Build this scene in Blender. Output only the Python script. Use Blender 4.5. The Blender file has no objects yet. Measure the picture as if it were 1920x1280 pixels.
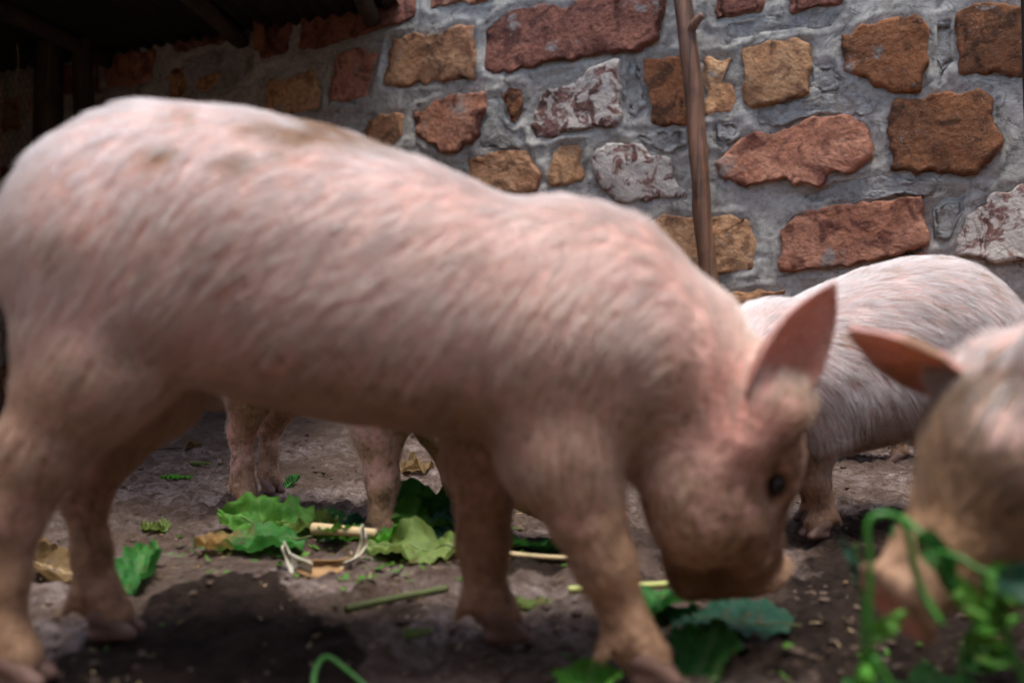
import bpy, math, random
import numpy as np
from mathutils import Vector, Matrix, kdtree, noise as mnoise

# ----------------------------------------------------------------- camera
sc = bpy.context.scene
CAM_H, FPX = 0.40, 1920 * 35 / 36
cam_d = bpy.data.cameras.new('camera'); cam = bpy.data.objects.new('camera', cam_d)
sc.collection.objects.link(cam); sc.camera = cam
cam.location = (0, 0, CAM_H); cam.rotation_euler = (math.radians(90), 0, 0)
cam_d.lens = 35; cam_d.sensor_width = 36; cam_d.shift_y = -40 / 1920
cam_d.clip_start = 0.02; cam_d.clip_end = 400
cam_d.dof.use_dof = True; cam_d.dof.focus_distance = 2.45; cam_d.dof.aperture_fstop = 2.3

# ----------------------------------------------------------------- light: soft overcast day
SUN_EL, SUN_AZ = 79.0, 150.0          # azimuth measured clockwise from +Y
w = bpy.data.worlds.new('World'); sc.world = w; w.use_nodes = True
wn = w.node_tree.nodes; wl = w.node_tree.links
sky = wn.new('ShaderNodeTexSky'); sky.sky_type = 'NISHITA'; sky.sun_disc = False
sky.sun_elevation = math.radians(SUN_EL); sky.sun_rotation = math.radians(SUN_AZ)
sky.dust_density = 2.5; sky.air_density = 0.9; sky.ozone_density = 1.0
bg = wn['Background']; bg.inputs['Strength'].default_value = 0.15
wl.new(sky.outputs[0], bg.inputs['Color'])
sd = bpy.data.lights.new('sun', 'SUN'); sun = bpy.data.objects.new('sun', sd); sc.collection.objects.link(sun)
sd.energy = 2.0; sd.angle = math.radians(20); sd.color = (1.0, 0.98, 0.95)
_e, _a = math.radians(SUN_EL), math.radians(SUN_AZ)
sun.rotation_euler = Vector((-math.sin(_a) * math.cos(_e), -math.cos(_a) * math.cos(_e), -math.sin(_e))).to_track_quat('-Z', 'Y').to_euler()
sc.view_settings.view_transform = 'Standard'; sc.view_settings.look = 'None'
sc.view_settings.exposure = 1.15; sc.view_settings.gamma = 1.0
sc.cycles.use_denoising = True
sc.cycles.use_adaptive_sampling = True; sc.cycles.adaptive_threshold = 0.03
sc.cycles_curves.shape = 'RIBBONS'; sc.cycles_curves.subdivisions = 1
sc.cycles.max_bounces = 4; sc.cycles.diffuse_bounces = 3; sc.cycles.glossy_bounces = 2
sc.cycles.transmission_bounces = 2; sc.cycles.transparent_max_bounces = 4
sc.cycles.caustics_reflective = False; sc.cycles.caustics_refractive = False

# ----------------------------------------------------------------- helpers
C = sc.collection
rng = np.random.default_rng(7)
random.seed(11)


def at(px, py, Y):
    """the point that stands Y metres in front of the camera at a place of the photograph"""
    return np.array([(px - 960) / FPX * Y, Y, CAM_H + (600 - py) / FPX * Y])


def gnd(px, py):
    Y = CAM_H * FPX / (py - 600)
    return np.array([(px - 960) / FPX * Y, Y, 0.0])


def tag(o, label=None, cat=None, group=None, kind=None):
    if label: o['label'] = label
    if cat: o['category'] = cat
    if group: o['group'] = group
    if kind: o['kind'] = kind
    return o


def empty(name, loc=(0, 0, 0), rz=0.0):
    o = bpy.data.objects.new(name, None); C.objects.link(o)
    o.location = loc; o.rotation_euler = (0, 0, rz); o.empty_display_size = 0.05
    return o


def mesh_obj(name, v, f, mat=None, parent=None, smooth=True):
    me = bpy.data.meshes.new(name)
    me.from_pydata([tuple(map(float, p)) for p in v] if not isinstance(v, np.ndarray) else v.tolist(), [],
                   f if not isinstance(f, np.ndarray) else f.tolist())
    if smooth: me.polygons.foreach_set('use_smooth', np.ones(len(me.polygons), bool))
    o = bpy.data.objects.new(name, me); C.objects.link(o)
    if mat: me.materials.append(mat)
    if parent: o.parent = parent
    me.update()
    return o


def _hash(ix, iy, iz, seed):
    h = (ix.astype(np.int64) * 374761393 + iy.astype(np.int64) * 668265263 + iz.astype(np.int64) * 2147483647 + seed * 974711) & 0xffffffff
    h = ((h ^ (h >> 13)) * 1274126177) & 0xffffffff
    h = ((h ^ (h >> 16)) * 2246822519) & 0xffffffff
    return ((h ^ (h >> 15)) & 0xffff) / 32767.5 - 1.0


def vnoise(p, seed=0):
    p = np.asarray(p, float); i = np.floor(p).astype(np.int64); t = p - i; t = t * t * t * (t * (t * 6 - 15) + 10)
    x, y, z = i[..., 0], i[..., 1], i[..., 2]; a, b, c = t[..., 0], t[..., 1], t[..., 2]
    g = lambda dx, dy, dz: _hash(x + dx, y + dy, z + dz, seed)
    l = lambda u, v, s: u + (v - u) * s
    return l(l(l(g(0, 0, 0), g(1, 0, 0), a), l(g(0, 1, 0), g(1, 1, 0), a), b),
             l(l(g(0, 0, 1), g(1, 0, 1), a), l(g(0, 1, 1), g(1, 1, 1), a), b), c)


def fbm(p, octv=4, seed=0, gain=0.5):
    p = np.asarray(p, float); s = 0; a = 1.0
    for k in range(octv):
        s = s + a * vnoise(p * (2.03 ** k) + k * 17.3, seed + k); a *= gain
    return s


def xyz(x, y, z=0.0):
    x, y = np.broadcast_arrays(np.asarray(x, float), np.asarray(y, float))
    return np.stack([x, y, np.broadcast_to(np.asarray(z, float), x.shape)], -1)


def sstep(a, b, x):
    t = np.clip((x - a) / (b - a), 0, 1); return t * t * (3 - 2 * t)


# ----------------------------------------------------------------- materials
class NT:
    def __init__(s, name, rough=0.8, spec=0.3):
        s.m = bpy.data.materials.new(name); s.m.use_nodes = True; s.t = s.m.node_tree
        s.b = s.t.nodes['Principled BSDF']; s.b.inputs['Roughness'].default_value = rough
        s.b.inputs['Specular IOR Level'].default_value = spec

    def n(s, typ, **kw):
        nd = s.t.nodes.new(typ)
        for k, v in kw.items(): setattr(nd, k, v)
        return nd

    def l(s, a, b): s.t.links.new(a, b)

    def setin(s, sock, v):
        if hasattr(v, 'is_output'): s.l(v, sock)
        elif isinstance(v, (tuple, list)) and len(v) == 3 and sock.type == 'RGBA': sock.default_value = (*v, 1)
        else: sock.default_value = v

    def coord(s, kind='Object'):
        return s.n('ShaderNodeTexCoord').outputs[kind]

    def mapping(s, vec, scale=(1, 1, 1), loc=(0, 0, 0)):
        m = s.n('ShaderNodeMapping'); s.l(vec, m.inputs['Vector'])
        s.setin(m.inputs['Scale'], scale) if not isinstance(scale, tuple) else setattr(m.inputs['Scale'], 'default_value', scale)
        if hasattr(loc, 'is_output'): s.l(loc, m.inputs['Location'])
        else: m.inputs['Location'].default_value = loc
        return m.outputs[0]

    def noise(s, vec, scale, detail=4, rough=0.55, dist=0.0):
        t = s.n('ShaderNodeTexNoise'); s.l(vec, t.inputs['Vector'])
        t.inputs['Scale'].default_value = scale; t.inputs['Detail'].default_value = detail
        t.inputs['Roughness'].default_value = rough; t.inputs['Distortion'].default_value = dist
        return t.outputs['Fac']

    def ramp(s, fac, stops):
        r = s.n('ShaderNodeValToRGB'); e = r.color_ramp.elements
        while len(e) < len(stops): e.new(0.5)
        for el, (p, c) in zip(e, stops):
            el.position = p; el.color = (*c, 1) if isinstance(c, tuple) else (c, c, c, 1)
        s.l(fac, r.inputs[0]); return r.outputs[0]

    def mix(s, fac, a, b, blend='MIX'):
        m = s.n('ShaderNodeMix', data_type='RGBA', blend_type=blend)
        s.setin(m.inputs[0], fac); s.setin(m.inputs[6], a); s.setin(m.inputs[7], b); return m.outputs[2]

    def math(s, op, a, b=0.0):
        m = s.n('ShaderNodeMath', operation=op); s.setin(m.inputs[0], a); s.setin(m.inputs[1], b); return m.outputs[0]

    def attr(s, name):
        a = s.n('ShaderNodeAttribute', attribute_name=name); return a

    def bump(s, h, strength=0.5, dist=0.01):
        b = s.n('ShaderNodeBump'); s.l(h, b.inputs['Height']); b.inputs['Strength'].default_value = strength
        b.inputs['Distance'].default_value = dist; s.l(b.outputs[0], s.b.inputs['Normal'])

    def col(s, c): s.setin(s.b.inputs['Base Color'], c)


def stone_mat(name, a, b, dark, white=0.0):
    t = NT(name, 0.9, 0.2); co = t.coord('Object'); oi = t.n('ShaderNodeObjectInfo')
    off = t.n('ShaderNodeVectorMath', operation='ADD')
    sc_ = t.n('ShaderNodeVectorMath', operation='SCALE'); sc_.inputs[0].default_value = (37, 11, 23); t.l(oi.outputs['Random'], sc_.inputs['Scale'])
    t.l(co, off.inputs[0]); t.l(sc_.outputs[0], off.inputs[1]); p = off.outputs[0]
    big = t.ramp(t.noise(p, 7, 4, 0.6, 0.6), [(0.40, 0.0), (0.58, 1.0)])
    c = t.mix(big, a, b)
    fine = t.ramp(t.noise(p, 60, 5, 0.65), [(0.3, (0.62, 0.6, 0.58)), (0.55, (1.0, 1.0, 1.0)), (0.8, (1.25, 1.2, 1.15))])
    c = t.mix(0.85, c, fine, 'MULTIPLY')
    c = t.mix(t.ramp(t.noise(p, 11, 3, 0.6, 1.2), [(0.50, 0.0), (0.62, 0.85)]), c, dark)
    c = t.mix(t.ramp(t.noise(p, 140, 2, 0.5), [(0.66, 0.0), (0.72, 0.55)]), c, (0.42, 0.33, 0.27))
    if white:
        c = t.mix(t.ramp(t.noise(p, 14, 5, 0.7, 0.8), [(0.535 - white * .1, 0.0), (0.60 - white * .1, 0.95)]), c, (0.62, 0.56, 0.48))
    c = t.mix(t.ramp(t.noise(p, 6.5, 6, 0.7, 0.4), [(0.60, 0.0), (0.66, 0.8)]), c, (0.30, 0.285, 0.26))
    hv = t.n('ShaderNodeHueSaturation'); t.setin(hv.inputs['Value'], t.math('ADD', t.math('MULTIPLY', oi.outputs['Random'], 0.35), 0.82)); t.l(c, hv.inputs['Color'])
    t.col(hv.outputs[0])
    h = t.math('ADD', t.noise(p, 45, 8, 0.7), t.math('MULTIPLY', t.noise(p, 14, 4, 0.6), 1.6))
    t.bump(h, 1.0, 0.016)
    return t.m


M = {}
M['tan'] = stone_mat('stone_tan', (0.50, 0.28, 0.15), (0.42, 0.205, 0.105), (0.17, 0.085, 0.045))
M['ochre'] = stone_mat('stone_ochre', (0.58, 0.345, 0.18), (0.50, 0.26, 0.125), (0.22, 0.11, 0.06))
M['red'] = stone_mat('stone_red', (0.22, 0.088, 0.058), (0.30, 0.125, 0.085), (0.09, 0.036, 0.028))
M['rust'] = stone_mat('stone_rust', (0.34, 0.14, 0.06), (0.24, 0.105, 0.05), (0.075, 0.036, 0.02))
M['terra'] = stone_mat('stone_terracotta', (0.52, 0.25, 0.155), (0.43, 0.185, 0.11), (0.14, 0.05, 0.035))
M['grey'] = stone_mat('stone_grey', (0.40, 0.40, 0.37), (0.33, 0.325, 0.30), (0.22, 0.20, 0.17))
M['pale'] = stone_mat('stone_pale', (0.30, 0.17, 0.14), (0.22, 0.10, 0.08), (0.10, 0.05, 0.04), 1.0)


def mortar_mat():
    t = NT('mortar_cement', 0.95, 0.12); p = t.coord('Object')
    c = t.mix(t.ramp(t.noise(p, 3.5, 4, 0.6, 0.5), [(0.35, 0.0), (0.65, 1.0)]), (0.385, 0.365, 0.315), (0.49, 0.47, 0.415))
    c = t.mix(t.ramp(t.noise(p, 7, 6, 0.7, 0.6), [(0.50, 0.0), (0.68, 0.75)]), c, (0.24, 0.205, 0.165))
    f = t.ramp(t.noise(p, 60, 6, 0.75), [(0.3, (0.55, 0.55, 0.55)), (0.5, (0.95, 0.95, 0.95)), (0.7, (1.2, 1.2, 1.2))])
    c = t.mix(0.9, c, f, 'MULTIPLY')
    cr = t.math('ABSOLUTE', t.math('SUBTRACT', t.noise(t.mapping(p, (1, 1, 1.7)), 4.2, 5, 0.62, 1.1), 0.5)); crk = t.ramp(cr, [(0.0, 1.0), (0.011, 0.0)])
    pit = t.ramp(t.noise(p, 32, 3, 0.6), [(0.66, 0.0), (0.70, 1.0)])
    c = t.mix(t.math('MULTIPLY', crk, .4), c, (0.07, 0.062, 0.055)); c = t.mix(t.math('MULTIPLY', pit, .4), c, (0.09, 0.08, 0.07))
    t.col(c)
    h = t.math('ADD', t.noise(p, 65, 8, 0.75), t.math('MULTIPLY', t.noise(p, 13, 5, 0.65), .8))
    h = t.math('SUBTRACT', h, t.math('ADD', t.math('MULTIPLY', crk, .6), t.math('MULTIPLY', pit, .4)))
    t.bump(h, 0.75, 0.010)
    return t.m


M['mortar'] = mortar_mat()
M['plaster'] = None


def wood_mat(name, a, b, axis=2, rough=0.75, spec=0.25):
    t = NT(name, rough, spec); p = t.coord('Object'); s = [60, 60, 60]; s[axis] = 2.2
    g = t.noise(t.mapping(p, tuple(s)), 1.0, 5, 0.65, 0.4)
    c = t.mix(t.ramp(g, [(0.32, 0.0), (0.68, 1.0)]), a, b)
    c = t.mix(t.ramp(t.noise(p, 9, 3), [(0.5, 0.0), (0.72, 0.7)]), c, tuple(x * 0.45 for x in a))
    t.col(c); t.bump(g, 0.7, 0.006); return t.m


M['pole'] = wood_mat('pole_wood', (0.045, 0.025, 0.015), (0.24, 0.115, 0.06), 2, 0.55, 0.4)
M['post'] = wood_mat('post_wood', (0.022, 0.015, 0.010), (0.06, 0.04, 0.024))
M['rail'] = wood_mat('rail_wood', (0.16, 0.07, 0.03), (0.22, 0.10, 0.045), 0)


def plain(name, c, rough=0.7, spec=0.3, metal=0.0, var=0.25, scale=30):
    t = NT(name, rough, spec); t.b.inputs['Metallic'].default_value = metal
    f = t.noise(t.coord('Object'), scale, 4, 0.6)
    t.col(t.mix(f, tuple(x * (1 - var) for x in c), tuple(min(1, x * (1 + var)) for x in c))); return t.m


M['plaster'] = plain('fill_plaster', (0.62, 0.42, 0.28), 0.95, 0.1, 0, 0.2, 5)  # warm colour so the added unseen walls bounce fill light
M['wire'] = plain('wire_steel', (0.05, 0.045, 0.04), 0.6, 0.4)
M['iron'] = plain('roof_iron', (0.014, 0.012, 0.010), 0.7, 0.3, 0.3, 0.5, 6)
M['eye'] = plain('eye_dark', (0.012, 0.008, 0.007), 0.08, 0.6)
M['rope'] = plain('twine', (0.35, 0.28, 0.17), 0.9)


def ground_mat():
    t = NT('mud_ground', 0.9, 0.12); p = t.coord('Object')
    wet = t.attr('wet').outputs['Fac']; ht = t.attr('lump').outputs['Fac']
    dry = t.mix(t.ramp(t.noise(p, 5, 5, 0.65, 0.8), [(0.33, 0.0), (0.54, 1.0)]), (0.20, 0.135, 0.10), (0.40, 0.315, 0.285))
    dry = t.mix(t.ramp(t.noise(p, 38, 5, 0.7, 0.6), [(0.36, 0.0), (0.62, 0.85)]), (0.085, 0.054, 0.037), dry)
    dry = t.mix(t.ramp(t.noise(p, 120, 3, 0.6), [(0.62, 0.0), (0.7, 0.7)]), dry, (0.05, 0.033, 0.024))
    dry = t.mix(t.ramp(t.noise(p, 2.6, 5, 0.62, 0.7), [(0.42, 0.75), (0.56, 0.0)]), dry, (0.105, 0.068, 0.047))
    dry = t.mix(t.ramp(ht, [(0.50, 0.0), (0.78, 0.75)]), dry, (0.085, 0.055, 0.038))
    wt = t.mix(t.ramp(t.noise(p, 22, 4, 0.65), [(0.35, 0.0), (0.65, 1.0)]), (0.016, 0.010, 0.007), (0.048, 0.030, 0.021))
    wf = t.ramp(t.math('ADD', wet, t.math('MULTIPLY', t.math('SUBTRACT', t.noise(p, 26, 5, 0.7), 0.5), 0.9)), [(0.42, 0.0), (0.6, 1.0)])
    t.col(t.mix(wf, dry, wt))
    r = t.ramp(t.noise(p, 12, 3), [(0.3, 0.8), (0.7, 1.0)])
    t.setin(t.b.inputs['Roughness'], t.math('SUBTRACT', r, t.math('MULTIPLY', wf, 0.02)))
    h = t.math('ADD', t.noise(p, 70, 8, 0.72), t.math('MULTIPLY', t.noise(p, 24, 4, 0.6, 0.5), 1.5))
    t.bump(h, 1.0, 0.02); return t.m


M['ground'] = ground_mat()
M['clod'] = plain('mud_clod', (0.085, 0.057, 0.042), 0.9, 0.2, 0, 0.5, 80)


def skin_mat():
    t = NT('pig_skin', 0.55, 0.35); p = t.coord('Object')
    mud = t.attr('mud').outputs['Fac']; pink = t.attr('pink').outputs['Fac']; och = t.attr('ochre').outputs['Fac']  # mud mask also holds painted lower-body shade
    base = t.mix(t.ramp(t.noise(p, 9, 4, 0.6), [(0.35, 0.0), (0.65, 1.0)]), (0.64, 0.345, 0.27), (0.70, 0.45, 0.38))
    base = t.mix(pink, base, (0.56, 0.22, 0.17))
    base = t.mix(t.ramp(t.noise(p, 55, 4, 0.65), [(0.6, 0.0), (0.74, 0.5)]), base, (0.42, 0.21, 0.17))
    br = t.math('MULTIPLY', t.math('SUBTRACT', t.noise(p, 48, 7, 0.75), 0.5), 1.9)
    mf = t.ramp(t.math('ADD', mud, br), [(0.36, 0.0), (0.66, 1.0)])
    mc = t.mix(t.ramp(t.noise(p, 38, 7, 0.75), [(0.36, 0.0), (0.6, 1.0)]), (0.16, 0.085, 0.046), (0.46, 0.275, 0.165))
    c = t.mix(mf, base, mc)
    of = t.ramp(t.math('ADD', och, br), [(0.35, 0.0), (0.8, 0.85)])
    c = t.mix(of, c, (0.26, 0.14, 0.065))
    t.col(c)
    t.b.inputs['Subsurface Weight'].default_value = 0.0
    t.b.inputs['Subsurface Radius'].default_value = (0.02, 0.008, 0.005); t.b.inputs['Subsurface Scale'].default_value = 0.4
    t.setin(t.b.inputs['Roughness'], t.math('ADD', t.math('MULTIPLY', mf, 0.3), 0.5))
    h = t.math('ADD', t.noise(p, 110, 5, 0.65), t.math('MULTIPLY', t.noise(p, 28, 4, 0.6, 0.8), 2.0))
    t.bump(h, 0.5, 0.006)
    tr = t.n('ShaderNodeBsdfTranslucent'); tr.inputs['Color'].default_value = (0.72, 0.33, 0.20, 1); ms = t.n('ShaderNodeMixShader')
    t.l(t.math('MULTIPLY', t.attr('ear').outputs['Fac'], 0.28), ms.inputs[0]); t.l(t.b.outputs[0], ms.inputs[1]); t.l(tr.outputs[0], ms.inputs[2]); t.l(ms.outputs[0], t.t.nodes['Material Output'].inputs['Surface'])
    return t.m


def hair_mat():
    t = NT('pig_bristle', 0.45, 0.4); a = t.attr('tint').outputs['Color']; t.col(a); return t.m


M['skin'] = skin_mat(); M['hair'] = hair_mat()
M['hoof'] = plain('hoof_horn', (0.17, 0.10, 0.075), 0.55, 0.35, 0, 0.5, 60)


def leaf_mat(name, a, b, brown=0.3, rough=0.6):
    t = NT(name, rough, 0.25); p = t.coord('Object'); uv = t.attr('vein').outputs['Fac']; tip = t.attr('tip').outputs['Fac']
    c = t.mix(t.ramp(t.noise(p, 25, 4, 0.6), [(0.35, 0.0), (0.65, 1.0)]), a, b)
    c = t.mix(t.ramp(t.math('ADD', tip, t.math('MULTIPLY', t.math('SUBTRACT', t.noise(p, 30, 4, 0.6), 0.5), 0.8)), [(0.6, 0.0), (0.85, 1.0)]), c, (0.27, 0.15, 0.05))
    c = t.mix(t.ramp(t.noise(p, 70, 4, 0.6), [(0.56, 0.0), (0.66, brown + .25)]), c, (0.13, 0.09, 0.04))
    c = t.mix(uv, c, tuple(min(1, x * 1.5 + 0.03) for x in b))
    t.col(c); t.b.inputs['Transmission Weight'].default_value = 0
    t.b.inputs['Subsurface Weight'].default_value = 0.0
    tr = t.n('ShaderNodeBsdfTranslucent'); t.l(c, tr.inputs['Color']) if hasattr(c, 'is_output') else None
    ms = t.n('ShaderNodeMixShader'); ms.inputs[0].default_value = 0.42
    out = t.t.nodes['Material Output']; t.l(t.b.outputs[0], ms.inputs[1]); t.l(tr.outputs[0], ms.inputs[2]); t.l(ms.outputs[0], out.inputs['Surface'])
    t.bump(t.noise(p, 60, 4, 0.6), 0.4, 0.004); return t.m


M['leaf'] = leaf_mat('leaf_green', (0.045, 0.17, 0.016), (0.11, 0.27, 0.035))
M['leaf_dark'] = leaf_mat('leaf_deep_green', (0.015, 0.095, 0.015), (0.045, 0.18, 0.03))
M['leaf_teal'] = leaf_mat('leaf_blue_green', (0.018, 0.075, 0.04), (0.03, 0.10, 0.06))
M['leaf_pale'] = leaf_mat('leaf_yellow_green', (0.13, 0.20, 0.04), (0.20, 0.27, 0.07), 0.6)
M['leaf_dry'] = leaf_mat('leaf_dry', (0.14, 0.085, 0.035), (0.22, 0.14, 0.06), 0.6, 0.8)
M['leaf_bright'] = leaf_mat('leaf_bright', (0.06, 0.25, 0.015), (0.10, 0.32, 0.03))
M['stalk_pale'] = plain('stalk_pale', (0.48, 0.36, 0.19), 0.6, 0.3, 0, 0.2, 40)
M['husk'] = plain('husk_white', (0.62, 0.58, 0.44), 0.6, 0.3, 0, 0.15, 30)
M['husk_brown'] = plain('husk_brown', (0.30, 0.17, 0.07), 0.7, 0.3, 0, 0.3, 30)
M['stem_green'] = plain('stem_green', (0.035, 0.16, 0.018), 0.45, 0.4, 0, 0.3, 25)
M['stem_olive'] = plain('stem_olive', (0.075, 0.09, 0.025), 0.6, 0.3, 0, 0.4, 25)
M['stem_yellow'] = plain('stem_yellow', (0.36, 0.38, 0.12), 0.6, 0.3, 0, 0.3, 25)

# ----------------------------------------------------------------- ground
PRINTS = [(rng.uniform(-1.3, 1.3), rng.uniform(1.05, 3.6), rng.uniform(0.022, 0.04)) for _ in range(170)]


def ground_h(x, y):
    x = np.asarray(x, float); y = np.asarray(y, float)
    h = 0.010 * fbm(xyz(x * 3.0, y * 3.0), 3, 3) + 0.0095 * fbm(xyz(x * 19, y * 19), 3, 9) + 0.0045 * fbm(xyz(x * 60, y * 60), 3, 21, 0.6)
    r = vnoise(xyz(x * 28, y * 28), 41); h = h + 0.010 * np.clip(r - 0.42, 0, 1)
    fade = 1.0 / (1.0 + np.maximum(0, np.hypot(x, y - 2) - 6) * 0.02)
    return h * fade - 0.003


def build_ground():
    def axis(a, b, st, lo, hi):
        c = list(np.arange(a, b + st / 2, st)); d = st
        v = b
        while v < hi: d *= 1.22; v += d; c.append(v)
        d = st; v = a; pre = []
        while v > lo: d *= 1.22; v -= d; pre.append(v)
        return np.array(pre[::-1] + c)
    xs = axis(-1.5, 1.6, 0.0085, -150, 150); ys = axis(0.95, 3.2, 0.0085, -150, 150)
    X, Y = np.meshgrid(xs, ys); Z = ground_h(X, Y)
    for (px, py, r) in PRINTS:
        ix = np.where(abs(xs - px) < r * 2.2)[0]; iy = np.where(abs(ys - py) < r * 2.2)[0]
        if len(ix) and len(iy):
            s = np.ix_(iy, ix); d = np.hypot(X[s] - px, (Y[s] - py) * 1.1) / r
            Z[s] += -0.016 * np.exp(-d ** 4) + 0.007 * np.exp(-((d - 1.3) * 3) ** 2)
    v = np.stack([X, Y, Z], -1).reshape(-1, 3); nx, ny = len(xs), len(ys)
    i = np.arange(nx * ny).reshape(ny, nx)
    f = np.stack([i[:-1, :-1], i[:-1, 1:], i[1:, 1:], i[1:, :-1]], -1).reshape(-1, 4)
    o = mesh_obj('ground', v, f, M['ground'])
    # wet mud: urine-dark patch beside the near pig's feet and damp soil near the right edge
    def patch(pts, soft):
        poly = np.array([gnd(*q)[:2] for q in pts]); x, y = v[:, 0], v[:, 1]
        ins = np.zeros(len(v), bool); dm = np.full(len(v), 9.0); j = len(poly) - 1
        for k in range(len(poly)):
            (x0, y0), (x1, y1) = poly[k], poly[j]
            c = ((y0 > y) != (y1 > y)) & (x < (x1 - x0) * (y - y0) / (y1 - y0 + 1e-12) + x0); ins ^= c
            e = np.array([x1 - x0, y1 - y0]); t = np.clip(((x - x0) * e[0] + (y - y0) * e[1]) / (e @ e + 1e-12), 0, 1)
            dm = np.minimum(dm, np.hypot(x - x0 - t * e[0], y - y0 - t * e[1])); j = k
        return sstep(-soft, soft, np.where(ins, dm, -dm))
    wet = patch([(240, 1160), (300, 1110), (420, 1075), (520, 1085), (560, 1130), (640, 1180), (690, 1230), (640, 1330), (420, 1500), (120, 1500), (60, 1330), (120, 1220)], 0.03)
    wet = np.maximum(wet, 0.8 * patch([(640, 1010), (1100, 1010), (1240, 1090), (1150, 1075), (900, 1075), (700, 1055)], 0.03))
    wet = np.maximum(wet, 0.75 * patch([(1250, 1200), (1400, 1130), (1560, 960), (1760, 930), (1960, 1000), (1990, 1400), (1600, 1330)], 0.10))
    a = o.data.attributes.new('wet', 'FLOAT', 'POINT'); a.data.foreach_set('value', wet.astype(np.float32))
    lump = np.clip((Z.reshape(-1) + 0.02) / 0.045, 0, 1)
    a = o.data.attributes.new('lump', 'FLOAT', 'POINT'); a.data.foreach_set('value', lump.astype(np.float32))
    tag(o, kind='structure')


build_ground()


def blob(r, seed, n=10, m=6):
    """a small lumpy closed pebble shape"""
    v = [(0, 0, -r)]; f = []
    for j in range(1, m):
        t = math.pi * j / m
        for k in range(n):
            a = 2 * math.pi * k / n; v.append((r * math.sin(t) * math.cos(a), r * math.sin(t) * math.sin(a), -r * math.cos(t)))
    v.append((0, 0, r)); v = np.array(v)
    v = v * (1 + 0.38 * fbm(v / r * 1.3 + seed * 7.7, 2, seed))[:, None]
    for k in range(n):
        f.append((0, 1 + (k + 1) % n, 1 + k)); L = 1 + (m - 2) * n
        f.append((len(v) - 1, L + k, L + (k + 1) % n))
        for j in range(m - 2):
            q = 1 + j * n; f.append((q + k, q + (k + 1) % n, q + n + (k + 1) % n, q + n + k))
    return v, f


def build_clods():
    V, F, n = [], [], 0
    base = [blob(1.0, s, 7, 5) for s in range(8)]
    for i in range(6500):
        y = 0.98 + 2.9 * rng.random() ** 1.4; x = rng.uniform(-0.62, 0.62) * y
        if vnoise(np.array([x * 4, y * 4, 0.5]), 5) < rng.uniform(-0.8, 0.5): continue
        r = 0.0018 + 0.0075 * rng.random() ** 5
        v, f = base[i % 8]; a = rng.uniform(0, 6.28); c, s = math.cos(a), math.sin(a)
        vv = v * np.array([r * rng.uniform(0.8, 1.6), r, r * rng.uniform(0.4, 0.7)]); vv = np.stack([vv[:, 0] * c - vv[:, 1] * s, vv[:, 0] * s + vv[:, 1] * c, vv[:, 2]], -1)
        V.append(vv + np.array([x, y, float(ground_h(x, y)) + r * 0.25])); F += [tuple(q + n for q in ff) for ff in f]; n += len(v)
    o = mesh_obj('mud_crumbs', np.concatenate(V), F, M['clod'])
    tag(o, 'dark brown crumbs of dried mud strewn over the ground', 'mud', kind='stuff')


build_clods()

# ----------------------------------------------------------------- stone wall
WA, WB = 3.733, -0.49                       # the wall's foot runs along Y = WA + WB * X
WT = np.array([1, WB]) / math.hypot(1, WB)   # along the wall
WN = np.array([WB, -1]) / math.hypot(1, WB)  # towards the yard


def wall_sz(px, py):
    u = (px - 960) / FPX; Y = WA / (1 - WB * u); return np.array([u * Y / WT[0], CAM_H + (600 - py) / FPX * Y])


def wall_pt(s, z, d=0.0):
    return np.array([s * WT[0] + WN[0] * d, WA + s * WT[1] + WN[1] * d, z])


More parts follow.
